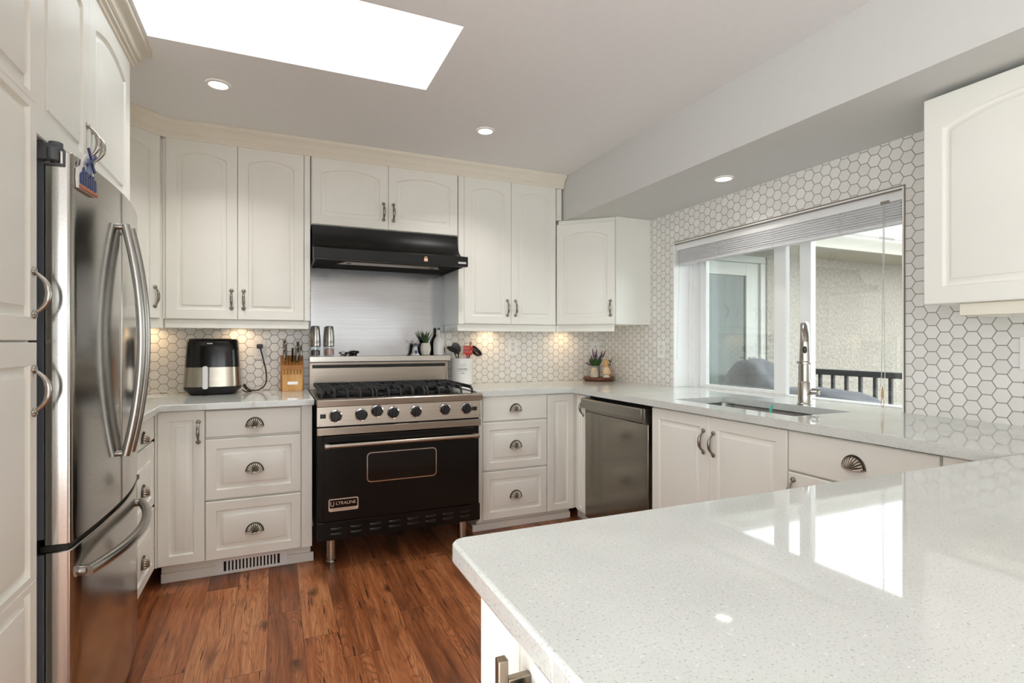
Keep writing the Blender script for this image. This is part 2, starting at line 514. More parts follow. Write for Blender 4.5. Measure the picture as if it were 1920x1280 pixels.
def obj(name, mb, mats, parent=None, loc=(0, 0, 0), rot=(0, 0, 0), bev=0.0, seg=2, smooth=35):
    me = bpy.data.meshes.new(name)
    me.from_pydata(mb.v, [], mb.f)
    weld = name == 'cup_pull'
    if not isinstance(mats, (list, tuple)): mats = [mats]
    for m in mats:
        me.materials.append(M[m] if isinstance(m, str) else m)
    for p, i in zip(me.polygons, mb.mi):
        p.material_index = i
    bm = bmesh.new(); bm.from_mesh(me)
    if weld: bmesh.ops.remove_doubles(bm, verts=bm.verts, dist=1e-6)
    bmesh.ops.recalc_face_normals(bm, faces=bm.faces)
    bm.to_mesh(me); bm.free()
    if smooth:
        for p in me.polygons: p.use_smooth = True
        me.set_sharp_from_angle(angle=R(smooth))
    o = bpy.data.objects.new(name, me)
    C.objects.link(o)
    o.location = loc
    o.rotation_euler = rot
    if parent: o.parent = parent
    if bev:
        b = o.modifiers.new('soft_edges', 'BEVEL')
        b.width = bev; b.segments = seg; b.limit_method = 'ANGLE'; b.angle_limit = R(40)
    return o

def tag(o, label, cat, group=None, kind=None):
    o['label'] = label; o['category'] = cat
    if group: o['group'] = group
    if kind: o['kind'] = kind
    return o

def thing(name, label, cat, loc=(0, 0, 0), rz=0.0, group=None, kind=None):
    o = bpy.data.objects.new(name, None)
    C.objects.link(o)
    o.empty_display_size = 0.05
    o.location = loc; o.rotation_euler = (0, 0, rz)
    return tag(o, label, cat, group, kind)

def plabel(o, text):
    o['label'] = text
    return o

def text_mesh(name, s, size, mt, parent, loc, rot, depth=0.0006, align='CENTER', sx=1.0):
    cu = bpy.data.curves.new(name, 'FONT')
    cu.body = s; cu.size = size; cu.extrude = depth; cu.align_x = align; cu.align_y = 'CENTER'
    t = bpy.data.objects.new(name + '_curve', cu)
    C.objects.link(t)
    bpy.context.view_layer.update()
    dg = bpy.context.evaluated_depsgraph_get()
    me = bpy.data.meshes.new_from_object(t.evaluated_get(dg))
    bpy.data.objects.remove(t); bpy.data.curves.remove(cu)
    me.materials.clear(); me.materials.append(M[mt])
    o = bpy.data.objects.new(name, me)
    C.objects.link(o)
    o.parent = parent; o.location = loc; o.rotation_euler = rot; o.scale = (sx, 1, 1)
    return o

def copy_tree(o, parent=None):
    c = o.copy(); C.objects.link(c)
    if parent: c.parent = parent
    for ch in list(o.children): copy_tree(ch, c)
    return c

def arc(cx, cy, r, a0, a1, n):
    return [(cx + r * math.cos(a0 + (a1 - a0) * i / n), cy + r * math.sin(a0 + (a1 - a0) * i / n)) for i in range(n + 1)]

def rrect(x0, x1, y0, y1, r, n=5):
    return (arc(x1 - r, y1 - r, r, 0, PI / 2, n) + arc(x0 + r, y1 - r, r, PI / 2, PI, n)
            + arc(x0 + r, y0 + r, r, PI, 1.5 * PI, n) + arc(x1 - r, y0 + r, r, 1.5 * PI, 2 * PI, n))

def objw(name, mb, mats, parent, **kw):
    """mesh given in world coordinates, hung under an unrotated parent"""
    l = parent.location
    mb.v = [(x - l[0], y - l[1], z - l[2]) for x, y, z in mb.v]
    return obj(name, mb, mats, parent, **kw)

def struct(name, mb, mats, label, cat, **kw):
    o = obj(name, mb, mats, **kw)
    return tag(o, label, cat, kind='structure')

# ---------------------------------------------------------------- room shell
XL, XR, YB, ZC = -1.10, 2.33, 3.53, 2.265
YF = -2.6                                            # open end of the room far behind the camera
struct('floor', MB().box(XL, XR, YF, YB, -0.05, 0), 'floor', 'reddish brown hand scraped wood plank floor', 'floor', smooth=0)
SX0, SX1, SY0, SY1 = -0.433, 0.616, 1.822, 2.347     # skylight opening
b = MB()
b.box(XL, XR, YF, SY0, ZC, ZC + 0.12).box(XL, XR, SY1, YB, ZC, ZC + 0.12)
b.box(XL, SX0, SY0, SY1, ZC, ZC + 0.12).box(SX1, XR, SY0, SY1, ZC, ZC + 0.12)
struct('ceiling', b, 'ceiling', 'flat pale grey painted ceiling with a skylight cut into it', 'ceiling', smooth=0)
struct('wall_back', MB().box(XL - 0.12, XR + 0.2, YB, YB + 0.12, -0.05, 2.5), 'hex_back', 'back wall behind the range, clad in white hexagon tile', 'wall', smooth=0)
LY0, LY1, LZ1 = -2.35, 0.75, 2.10
struct('wall_left', MB().box(XL - 0.12, XL, LY1, YB, -0.05, 2.5).box(XL - 0.12, XL, YF, LY0, -0.05, 2.5).box(XL - 0.12, XL, LY0, LY1, LZ1, 2.5), 'hex_left', 'left wall behind the fridge and pantry', 'wall', smooth=0)
WY0, WY1, WZ0, WZ1, WT = 1.34, 2.717, 0.84, 1.770, 0.25
b = MB()
b.box(XR, XR + WT, WY1, YB, -0.05, 2.5).box(XR, XR + WT, YF, WY0, -0.05, 2.5)
b.box(XR, XR + WT, WY0, WY1, -0.05, 0.815).box(XR, XR + WT, WY0, WY1, WZ1, 2.5)
struct('wall_right', b, 'hex_right', 'window wall clad in white hexagon tile', 'wall', smooth=0)
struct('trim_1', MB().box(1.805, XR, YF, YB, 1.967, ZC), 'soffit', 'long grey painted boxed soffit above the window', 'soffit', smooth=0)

b = MB()
RX0, RX1, RZ0, RZ1 = 0.58, 2.28, 1.24, 1.56          # unseen window opening, added for fill and the splash panel's bright band
GX0, GX1, GZ1 = -1.02, 0.46, 2.10                    # unseen door opening, added to bring fill light from behind
b.box(XL - 0.12, GX0, YF - 0.12, YF, -0.05, 2.5).box(GX0, GX1, YF - 0.12, YF, GZ1, 2.5).box(GX1, RX0, YF - 0.12, YF, -0.05, 2.5).box(RX1, XR + 0.2, YF - 0.12, YF, -0.05, 2.5)
b.box(RX0, RX1, YF - 0.12, YF, -0.05, RZ0).box(RX0, RX1, YF - 0.12, YF, RZ1, 2.5)
struct('wall_rear', b, 'white_wall', 'plain white wall behind the camera with door and window openings added for light', 'wall', smooth=0)
b = MB().box(RX0, RX1, YF - 0.10, YF - 0.03, RZ0, RZ0 + 0.03).box(RX0, RX1, YF - 0.10, YF - 0.03, RZ1 - 0.03, RZ1)
for xx in (RX0, RX1 - 0.04):
    b.box(xx, xx + 0.04, YF - 0.10, YF - 0.03, RZ0 + 0.03, RZ1 - 0.03)
struct('fill_window', b, 'vinyl', 'unseen wide white window frame behind the camera, its opening added for fill and reflection', 'window', smooth=0)
b = MB().box(GX0, GX1, YF - 0.10, YF - 0.04, -0.05, 0.05).box(GX0, GX1, YF - 0.10, YF - 0.04, GZ1 - 0.06, GZ1)
for xx in (GX0, (GX0 + GX1) / 2 - 0.04, GX1 - 0.06):
    b.box(xx, xx + 0.06, YF - 0.10, YF - 0.04, 0.05, GZ1 - 0.06)
struct('fill_door_rear', b, 'vinyl', 'unseen door frame behind the camera, its opening added for fill light', 'door', smooth=0)
b = MB()  # unseen door frame; its wall opening is added for side fill light
for yy in (LY0, (LY0 + LY1) / 2 - 0.04, LY1 - 0.08):
    b.box(XL - 0.10, XL - 0.04, yy, yy + 0.08, 0.0, LZ1)
b.box(XL - 0.10, XL - 0.04, LY0, LY1, LZ1 - 0.08, LZ1).box(XL - 0.10, XL - 0.04, LY0, LY1, -0.05, 0.06)
struct('fill_door_left', b, 'vinyl', 'unseen wide door frame in the left wall, its opening added for fill light', 'door', smooth=0)

# skylight shaft
b = MB()
t = 0.03
zt = 2.52
b.box(SX0 - t, SX0, SY0 - t, SY1 + t, ZC + 0.12, zt).box(SX1, SX1 + t, SY0 - t, SY1 + t, ZC + 0.12, zt)
b.box(SX0, SX1, SY0 - t, SY0, ZC + 0.12, zt).box(SX0, SX1, SY1, SY1 + t, ZC + 0.12, zt)
sk = struct('window_2', b, 'shaft', 'bright rectangular skylight with a white shaft in the ceiling', 'skylight', smooth=0)
obj('pane', MB().box(SX0, SX1, SY0, SY1, zt - 0.02, zt - 0.012), 'skylight', sk, smooth=0)

# ---------------------------------------------------------------- joinery helpers
def panel(mb, w, h, t=0.02, s=0.05, bw=0.026, arch=0.0, x0=0.0, z0=0.0, sb=None, st=None, sr=None, slab=False, ch=0.003):
    sb = s if sb is None else sb
    st = s if st is None else st
    sr = s if sr is None else sr
    N = 14
    def loop(d, y, rise=0.0, off=0.0):
        if d < 0:                                   # outer edge, d holds the chamfer
            xa, xb, za, zb = off, w - off, off, h - off
        else:
            xa, xb, za, zb = s + d, w - sr - d, sb + d, h - st - d
        l = [(x0 + xa, y, z0 + za), (x0 + xb, y, z0 + za)]
        for i in range(N + 1):
            x = xb + (xa - xb) * i / N
            q = 2 * (x - (xa + xb) / 2) / (xb - xa)
            l.append((x0 + x, y, z0 + zb - rise * q * q))
        return l
    L = [loop(-1, 0), loop(-1, -t + ch), loop(-1, -t, 0, ch)]
    if not slab:
        L += [loop(0, -t, arch), loop(0.004, -t + 0.009, arch), loop(0.0085, -t + 0.0095, arch), loop(bw - 0.002, -t + 0.0035, arch * 0.95), loop(bw - 0.001, -t + 0.0010, arch * 0.95), loop(bw + 0.001, -t + 0.0006, arch * 0.95)]
    mb.loft(L)
    return mb

def bow_handle_mb():
    b = MB()
    n = 18
    path, rad = [], []
    for i in range(n + 1):
        s = -1 + 2 * i / n
        path.append((0, -0.003 - 0.024 * (1 - abs(s) ** 2.4), s * 0.045))
        rad.append(0.0036 + 0.0036 * (1 - s * s) ** 2 + (0.0010 if abs(abs(s) - 0.32) < 0.06 else 0))
    b.tube(path, rad, 12)
    for e in (-1, 1):
        c = (0, -0.002, e * 0.046)
        b.ell(c, (0.0085, 0.0055, 0.0085), 14, 8)
        for k in range(5):
            a = e * (PI / 2) + (k - 2) * 0.75
            b.ell((c[0] + 0.0065 * math.cos(a), -0.0015, c[2] + 0.0072 * math.sin(a)), (0.0050, 0.0042, 0.0050), 10, 6)
    return b

def cup_pull_mb():
    b = MB()
    nr, k, npf = 11, 8, 12                           # eleven ribs
    nt = nr * k
    def pt(th, f, sc=1.0, off=0.0):
        fl = abs(math.sin(nr * th))
        r = math.cos(f * PI / 2 * 0.94)
        dep = 0.003 + 0.0205 * math.sin(f * PI / 2) * (1 - 0.30 * (1 - fl) * math.sin(f * PI * 0.9)) + 0.0035 * fl * math.sin(f * PI * 0.85)
        return (-0.037 * math.cos(th) * r * sc, -dep + off, 0.042 * math.sin(th) * r * sc)
    for i in range(nt):
        t0, t1 = PI * i / nt, PI * (i + 1) / nt
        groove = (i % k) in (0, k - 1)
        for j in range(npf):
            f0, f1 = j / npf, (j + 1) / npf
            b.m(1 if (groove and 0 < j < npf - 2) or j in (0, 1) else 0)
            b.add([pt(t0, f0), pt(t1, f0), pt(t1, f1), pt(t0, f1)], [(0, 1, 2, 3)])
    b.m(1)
    for i in range(nt):
        t0, t1 = PI * i / nt, PI * (i + 1) / nt
        for j in range(npf):
            f0, f1 = j / npf, (j + 1) / npf
            b.add([pt(t0, f0, 0.93, 0.0025), pt(t1, f0, 0.93, 0.0025), pt(t1, f1, 0.93, 0.0025), pt(t0, f1, 0.93, 0.0025)], [(0, 3, 2, 1)])
    b.m(0)
    rim = [(-0.0385 * math.cos(PI * i / 40), -0.0025, 0.0435 * math.sin(PI * i / 40)) for i in range(41)]
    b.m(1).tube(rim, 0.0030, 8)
    b.m(0).tube([(-0.037, -0.004, 0.0), (-0.025, -0.016, 0.0), (-0.012, -0.0225, 0.0), (0, -0.0245, 0.0), (0.012, -0.0225, 0.0), (0.025, -0.016, 0.0), (0.037, -0.004, 0.0)], 0.0022, 8)
    return b

_proto = {}
def hardware(kind, name, parent, loc, rot=(0, 0, 0), mt='antique'):
    if kind == 'bow' and mt == 'antique': mt = 'antique_bow'
    key = (kind, mt)
    if key not in _proto:
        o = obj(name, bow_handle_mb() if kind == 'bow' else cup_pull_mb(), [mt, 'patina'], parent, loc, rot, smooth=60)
        _proto[key] = o.data
        return o
    o = bpy.data.objects.new(name, _proto[key])
    C.objects.link(o)
    o.parent = parent; o.location = loc; o.rotation_euler = rot
    return o

def cabinet(name, label, loc, rz, w, d, z0, z1, group, cat='cabinet', mt='cabinet'):
    """empty at the floor, local x along the front, y into the wall"""
    t = thing(name, label, cat, (loc[0], loc[1], 0), rz, group)
    if w:
        obj('carcass', MB().box(0.0006, w - 0.0006, 0.0005, d, z0, z1), mt, t, smooth=0)
    return t

def door(cab, x, z, w, h, handle=None, hz=None, arch=0.0, s=0.05, y=0.0, rz=0.0, st=None, bw=0.026, mt='cabinet', hmt='antique', hoff=0.028):
    d = obj('door', panel(MB(), w, h, s=s, arch=arch, st=st, bw=bw), mt, cab, (x, y, z), (0, 0, rz), smooth=30)
    if handle:
        hx = hoff if handle == 'L' else w - hoff
        hardware('bow', 'door_handle', d, (hx, -0.020, hz - z), mt=hmt)
    return d

def drawer(cab, x, z, w, h, cz, slab=False, s=0.045, bw=0.03):
    d = obj('drawer', panel(MB(), w, h, s=s, bw=bw, slab=slab, ch=0.004), 'cabinet', cab, (x, 0, z), smooth=30)
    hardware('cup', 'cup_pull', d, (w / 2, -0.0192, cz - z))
    return d

UG, BG = 'upper kitchen cabinets', 'base kitchen cabinets'
# ---- upper cabinets on the back wall (door fronts at y = 3.21)
u = cabinet('upper_cabinet', 'tall two-door cream upper cabinet above the black air fryer', (-0.520, 3.23), 0, 0.698, 0.298, 1.255, 2.19, UG)
door(u, 0.005, 1.257, 0.3275, 0.931, 'R', 1.364, 0.032, st=0.062)
door(u, 0.3345, 1.257, 0.330, 0.931, 'L', 1.364, 0.032, st=0.062)
obj('corner_post', MB().box(-0.007, 0.0045, -0.010, -0.0004, 1.257, 2.188), 'cabinet', u, smooth=0)
obj('filler_strip', MB().box(0.667, 0.697, -0.019, -0.0005, 1.257, 2.188), 'cabinet', u, smooth=0)
obj('light_rail', MB().box(0.0, 0.690, -0.004, 0.014, 1.210, 1.2545).box(0.676, 0.690, 0.014, 0.29, 1.210, 1.2545), 'cabinet', u, bev=0.002)

u = cabinet('upper_cabinet', 'short two-door cream upper cabinet directly above the black range hood', (0.1815, 3.23), 0, 0.867, 0.298, 1.803, 2.19, UG)
door(u, 0.0035, 1.805, 0.428, 0.383, 'R', 1.908, 0.030, st=0.060)
door(u, 0.4335, 1.805, 0.430, 0.383, 'L', 1.908, 0.030, st=0.060)

u = cabinet('upper_cabinet', 'tall two-door cream upper cabinet above the utensil crock, right of the hood', (1.0495, 3.23), 0, 0.707, 0.298, 1.252, 2.19, UG)
obj('filler_strip', MB().box(0.001, 0.037, -0.019, -0.0005, 1.252, 2.188), 'cabinet', u, smooth=0)
obj('filler_strip', MB().box(0.7075, 0.741, -0.015, 0.29, 1.968, 2.188), 'cabinet', u, smooth=0)
door(u, 0.039, 1.254, 0.324, 0.934, 'R', 1.360, 0.032, st=0.062)
door(u, 0.365, 1.254, 0.3285, 0.934, 'L', 1.360, 0.032, st=0.062)
obj('light_rail', MB().box(0.0, 0.705, -0.004, 0.014, 1.207, 1.2515).box(0.0, 0.014, 0.014, 0.29, 1.207, 1.2515), 'cabinet', u, bev=0.002)

# ---- diagonal corner cabinets
u = cabinet('corner_upper_cabinet', 'angled single-door cream upper cabinet in the left corner beside the fridge', (-0.525, 3.21), 0, 0, 0, 0, 0, UG)
e = R(45)
poly = [(-0.020, 0.010), (-0.010, 0.020), (0.0025, 0.0205), (0.0025, 0.32), (-0.574, 0.32), (-0.574, -0.27), (-0.289, -0.27), (-0.289, -0.259)]
obj('carcass', MB().prism(poly, 1.255, 2.19), 'cabinet', u, smooth=0)
door(u, -0.275, 1.257, 0.375, 0.931, 'R', 1.366, 0.030, y=-0.275 + 0.0, rz=e, st=0.062).location = (-0.275 - 0.0141, -0.275 + 0.0141, 1.257)
obj('light_rail', MB().prism([(-0.28, -0.262), (-0.012, 0.006), (-0.002, 0.02), (-0.002, 0.034), (-0.03, 0.02), (-0.29, -0.24)], 1.210, 1.2545), 'cabinet', u, smooth=0)

u = cabinet('corner_upper_cabinet', 'short angled single-door upper cabinet in the right corner beside the window', (1.757, 3.21), 0, 0, 0, 0, 0, UG)
ang = math.atan2(-0.266, 0.279)
nx, ny = 0.690 * 0.02, 0.7237 * 0.02
poly = [(nx + 0.004, ny + 0.0), (0.279 + nx, -0.266 + ny), (0.279 + nx, -0.266), (0.572, -0.266), (0.572, 0.319), (0.036, 0.319), (0.036, 0.0405), (nx + 0.004, 0.0405)]
obj('carcass', MB().prism(poly, 1.254, 1.966), 'cabinet', u, bev=0.002)
door(u, 0, 1.256, 0.395, 0.680, 'R', 1.362, 0.030, rz=ang, st=0.060).location = (nx - 0.0057, ny + 0.0053, 1.256)
obj('light_rail', MB().prism([(0.001, 0.016), (0.020, 0.016), (0.285, -0.236), (0.300, -0.236), (0.300, -0.216), (0.030, 0.034), (0.001, 0.034)], 1.209, 1.2535), 'cabinet', u, smooth=0)

# ---- right wall upper cabinet
u = cabinet('upper_cabinet', 'white arched-door upper cabinet on the window wall, right of the window', (2.02, 1.093), R(-90), 0.545, 0.308, 1.262, 1.949, UG)
door(u, 0.002, 1.262, 0.541, 0.686, None, None, 0.045, s=0.056, st=0.062)
obj('light_rail', MB().box(0.09, 0.545, 0.012, 0.030, 1.222, 1.2615).box(0.09, 0.106, 0.03, 0.30, 1.222, 1.2615), 'crown', u, bev=0.002)

# ---- over-fridge cabinet and pantry on the left
u = cabinet('over_fridge_cabinet', 'two-door cream cabinet hung over the stainless fridge', (-0.52, 1.545), R(90), 0.872, 0.578, 1.610, 2.19, UG)
door(u, 0.001, 1.612, 0.391, 0.574, 'R', 1.716, 0.034, s=0.056, st=0.064, hmt='nickel', hoff=0.022)
door(u, 0.394, 1.612, 0.476, 0.574, 'L', 1.716, 0.034, s=0.062, st=0.068, hmt='nickel', hoff=0.022)
obj('side_panel', MB().box(0.8725, 0.884, 0.03, 0.578, 0.0, 2.19), 'cabinet', u, smooth=0)

u = cabinet('pantry_cabinet', 'tall cream pantry cabinet at the photo edge, beside the fridge', (-0.51, 1.027), R(90), 0.5165, 0.588, 0.0, 2.19, 'tall cabinets')
w = 0.5
for z0, splits, hz in ((0.10, [(0.10, 0.507, 0.05, 0.0155), (0.607, 0.528, 0.0155, 0.05)], 1.028), (1.1395, [(1.1395, 0.527, 0.05, 0.0165), (1.6665, 0.520, 0.0165, 0.062)], 1.245)):
    b = MB()
    for i, (z, h, sb, st) in enumerate(splits):
        panel(b, w, h, s=0.045, sr=0.036, sb=sb, st=st, z0=z - z0, ch=0.0015, arch=0.034 if z > 1.5 else 0)
    d = obj('door', b, 'cabinet', u, (0.001, 0, z0), smooth=30)
    hardware('bow', 'door_handle', d, (w - 0.019, -0.020, hz - z0), mt='nickel')

# ---- base cabinets, left of the range
u = cabinet('base_cabinet', 'cream base cabinet of three drawers left of the range', (-0.304, 2.905), 0, 0.4725, 0.60, 0.10, 0.8172, BG)
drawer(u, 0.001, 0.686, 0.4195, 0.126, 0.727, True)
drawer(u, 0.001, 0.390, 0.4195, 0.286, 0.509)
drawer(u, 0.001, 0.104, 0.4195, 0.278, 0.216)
obj('filler_strip', MB().box(0.423, 0.472, -0.014, -0.0005, 0.104, 0.818), 'cabinet', u, smooth=0)
obj('toe_kick', MB().box(-0.19, 0.470, 0.072, 0.088, 0.0, 0.0995).box(-0.19, 0.484, 0.060, 0.072, 0.0, 0.046), 'cabinet', u, bev=0.002)

u = cabinet('base_cabinet', 'narrow single-door cream base cabinet in the left corner', (-0.4965, 2.905), 0, 0.192, 0.60, 0.10, 0.8172, BG)
obj('corner_post', MB().box(-0.0085, 0.0012, -0.019, -0.0006, 0.105, 0.8172), 'cabinet', u, smooth=0)
door(u, 0.002, 0.106, 0.188, 0.710, 'R', 0.716, s=0.044, bw=0.03, hoff=0.025)

u = cabinet('base_cabinet', 'cream three-drawer base cabinet seen edge-on between fridge and corner', (-0.525, 2.4325), R(90), 0.452, 0.56, 0.10, 0.8172, BG)
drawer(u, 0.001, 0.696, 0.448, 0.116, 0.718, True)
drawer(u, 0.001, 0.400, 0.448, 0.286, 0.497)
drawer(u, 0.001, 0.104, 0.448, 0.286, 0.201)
obj('toe_kick', MB().box(0.0, 0.46, 0.05, 0.066, 0.0, 0.0995), 'cabinet', u, smooth=0)

# ---- base cabinets, right of the range
u = cabinet('base_cabinet', 'white base cabinet of three drawers right of the range', (1.0875, 2.970), 0, 0.456, 0.545, 0.08, 0.8172, BG)
obj('filler_strip', MB().box(0.001, 0.024, -0.019, -0.0005, 0.083, 0.818), 'cabinet', u, smooth=0)
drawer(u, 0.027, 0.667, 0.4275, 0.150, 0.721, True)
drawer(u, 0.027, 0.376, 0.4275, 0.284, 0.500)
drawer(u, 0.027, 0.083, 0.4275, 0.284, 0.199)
obj('toe_kick', MB().box(0.020, 0.66, 0.068, 0.084, 0.0, 0.0795).box(-0.01, 0.66, 0.052, 0.068, 0.0, 0.040).box(0.020, 0.036, 0.084, 0.5, 0.0, 0.0795), 'cabinet', u, bev=0.002)

u = thing('corner_base_cabinet', 'two-leaf white base cabinet in the right corner beside the dishwasher', 'cabinet', (1.545, 2.970, 0), 0, BG)
obj('carcass', MB().prism([(0.0006, 0.0005), (0.2095, 0.0005), (0.2095, -0.147), (0.775, -0.147), (0.775, 0.545), (0.0006, 0.545)], 0.08, 0.8172), 'cabinet', u, smooth=0)
door(u, 0.001, 0.083, 0.187, 0.728, None, s=0.042, bw=0.028)
door(u, 0.21, 0.083, 0.096, 0.728, 'R', 0.735, s=0.026, bw=0.018, y=-0.05, rz=R(-90), hoff=0.014)
obj('toe_kick', MB().box(0.262, 0.278, -0.147, 0.06, 0.0, 0.0795), 'cabinet', u, smooth=0)

u = cabinet('sink_base_cabinet', 'two-door cream base cabinet under the sink', (1.755, 2.184), R(-90), 0.7825, 0.07, 0.08, 0.8172, BG)
obj('back_panel', MB().box(0.0006, 0.782, 0.07, 0.56, 0.08, 0.10), 'cabinet', u, smooth=0)
door(u, 0.002, 0.083, 0.384, 0.726, 'R', 0.697, s=0.05)
door(u, 0.388, 0.083, 0.392, 0.726, 'L', 0.694, s=0.05)
obj('toe_kick', MB().box(0, 0.78, 0.06, 0.069, 0.0, 0.0795), 'cabinet', u, smooth=0)

u = cabinet('base_cabinet', 'cream base cabinet with one wide drawer right of the sink doors', (1.755, 1.401), R(-90), 0.499, 0.56, 0.08, 0.8172, BG)
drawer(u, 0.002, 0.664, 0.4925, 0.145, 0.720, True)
door(u, 0.002, 0.083, 0.4925, 0.575, 'L', 0.585, s=0.05, hoff=0.022)
u = cabinet('base_cabinet', 'blind cream base cabinet where the window counter meets the peninsula', (1.755, 0.901), R(-90), 0.195, 0.56, 0.08, 0.8172, BG)
obj('door', panel(MB(), 0.188, 0.73, slab=True), 'cabinet', u, (0.003, 0, 0.082), smooth=30)

# ---- peninsula
u = thing('peninsula_cabinet', 'cream peninsula base with one plain door under the speckled counter', 'cabinet', (0.262, 0.70, 0), R(-90), BG)
obj('carcass', MB().box(0.0, 1.0, 0.018, 1.49, 0.0, 0.8172), 'cabinet', u, smooth=0)
obj('end_panel', MB().box(0.0, 0.128, 0.0, 0.0175, 0.0, 0.8172), 'cabinet', u, smooth=0)
d = obj('door', MB().box(0.1295, 0.62, 0.0, 0.0175, 0.09, 0.816), 'cabinet', u, bev=0.0015)
b = MB().box(0.150, 0.162, -0.040, -0.028, 0.655, 0.787).box(0.151, 0.161, -0.028, -0.0003, 0.752, 0.764).box(0.151, 0.161, -0.028, -0.0003, 0.680, 0.692)
h = obj('bar_handle', b, 'bar_nickel', d, bev=0.0015)
obj('rubber_bumper', MB().cyl((0.166, -0.012, 0.755), (0.182, -0.016, 0.748), 0.0075), 'black_plastic', h)

# ---- worktops
def slab(mb, poly, z0=0.818, z1=0.85):
    return mb.prism(poly, z0, z1)
o = obj('countertop', slab(MB(), [(XL + 0.001, 2.433), (-0.476, 2.433), (-0.476, 2.864), (0.178, 2.864), (0.178, YB - 0.001), (XL + 0.001, YB - 0.001)]), 'quartz', bev=0.004)
tag(o, 'pale speckled quartz countertop left of the range, under the air fryer', 'countertop', 'quartz countertops')
b = MB()
SK = (1.833, 2.164, 1.447, 2.132)
b.prism([(1.068, 2.928), (1.712, 2.928), (1.712, SK[3]), (XR - 0.001, SK[3]), (XR - 0.001, YB - 0.001), (1.068, YB - 0.001)], 0.818, 0.85)
b.box(1.712, SK[0], SK[2], SK[3], 0.818, 0.85).box(SK[1], XR - 0.001, SK[2], SK[3], 0.818, 0.85)
b.box(1.712, XR - 0.001, 0.7285, SK[2], 0.818, 0.85)
b.box(XR - 0.001, XR + 0.135, WY0 + 0.002, WY1 - 0.002, 0.818, 0.85)
o = obj('countertop', b, 'quartz', bev=0.0)
tag(o, 'pale speckled quartz countertop running under the window around the sink', 'countertop', 'quartz countertops')
b = MB().prism(rrect(0, 1, 0, 1, 0.1, 1)[:0] or [(0.2313 + 0.012, -0.36), (1.40, -0.36), (XR - 0.001, -0.36), (XR - 0.001, 0.7275), (1.70, 0.7275), (0.2313 + 0.02, 0.7494), (0.2313 + 0.007, 0.7455), (0.2313, 0.7345), (0.2313, -0.345)], 0.818, 0.85)
o = obj('peninsula_countertop', b, 'quartz', bev=0.005, seg=3)
tag(o, 'large glossy white speckled quartz peninsula top in the foreground', 'countertop', 'quartz countertops')

# ---- crown moulding
def sweep(mb, prof, path):
    n = len(path)
    P = [Vector((p[0], p[1])) for p in path]
    nr = []
    for i in range(n - 1):
        d = (P[i + 1] - P[i]).normalized()
        nr.append(Vector((d.y, -d.x)))
    L = []
    for i in range(n):
        if i == 0: m = nr[0]
        elif i == n - 1: m = nr[-1]
        else:
            m = (nr[i - 1] + nr[i]).normalized()
            m = m / max(0.3, m.dot(nr[i]))
        L.append([(P[i].x + m.x * o, P[i].y + m.y * o, z) for o, z in prof])
    return mb.loft(L)
CP = [(-0.004, 2.182), (0.007, 2.182), (0.009, 2.190), (0.015, 2.193), (0.017, 2.199), (0.015, 2.205), (0.020, 2.208), (0.024, 2.222), (0.034, 2.237), (0.046, 2.244), (0.052, 2.247), (0.055, 2.254), (0.055, 2.2645), (-0.004, 2.2645)]
struct('trim_2', sweep(MB(), CP, [(-0.801, 2.45), (-0.801, 2.932), (-0.5235, 3.2095), (1.800, 3.2095)]), 'crown', 'cream crown moulding along the back wall cabinets', 'crown moulding', smooth=60)
struct('trim_3', sweep(MB(), CP, [(-0.489, 0.8), (-0.489, 1.5425), (-0.4995, 1.5425), (-0.4995, 2.437), (-1.09, 2.437)]), 'crown', 'cream crown moulding over the pantry and fridge cabinet', 'crown moulding', smooth=60)
obj_fill = MB().box(-1.05, -0.50, 1.06, 2.41, 2.191, 2.2640)
struct('trim_4', obj_fill, 'crown', 'plain filler board behind the crown over the fridge cabinet', 'trim', smooth=0)
struct('trim_5', MB().box(-0.515, 1.79, 3.24, 3.52, 2.191, 2.2640).prism([(-0.53, 3.24), (-0.53, 3.52), (-1.09, 3.52), (-1.09, 2.95), (-0.82, 2.95)], 2.191, 2.2640), 'crown', 'plain filler board behind the crown on the back wall', 'trim', smooth=0)

# ---------------------------------------------------------------- refrigerator
def front_x(y):
    q = (y - 1.955) / 0.37
    return -0.425 - (0.021 if q < 0 else 0.034) * q * q
fr = thing('refrigerator', 'stainless french-door refrigerator with a bottom freezer drawer', 'refrigerator', (-0.80, 1.955, 0))
objw('body', MB().box(-1.085, -0.515, 1.592, 2.335, 0.03, 1.575), 'hinge', fr, bev=0.004)
objw('foot_grille', MB().box(-0.515, -0.49, 1.60, 2.32, 0.012, 0.08), 'black_plastic', fr)
def plan(y0, y1, r0, r1, xb=-0.4955):
    P = [(xb, y0)]
    if r0: P += [(front_x(y0) - r0, y0), (front_x(y0) - r0 * 0.3, y0 + r0 * 0.3)]
    a, b_ = y0 + r0, y1 - r1
    for i in range(15):
        y = a + (b_ - a) * i / 14
        P.append((front_x(y), y))
    if r1: P += [(front_x(y1) - r1 * 0.3, y1 - r1 * 0.3), (front_x(y1) - r1, y1)]
    P.append((xb, y1))
    return P
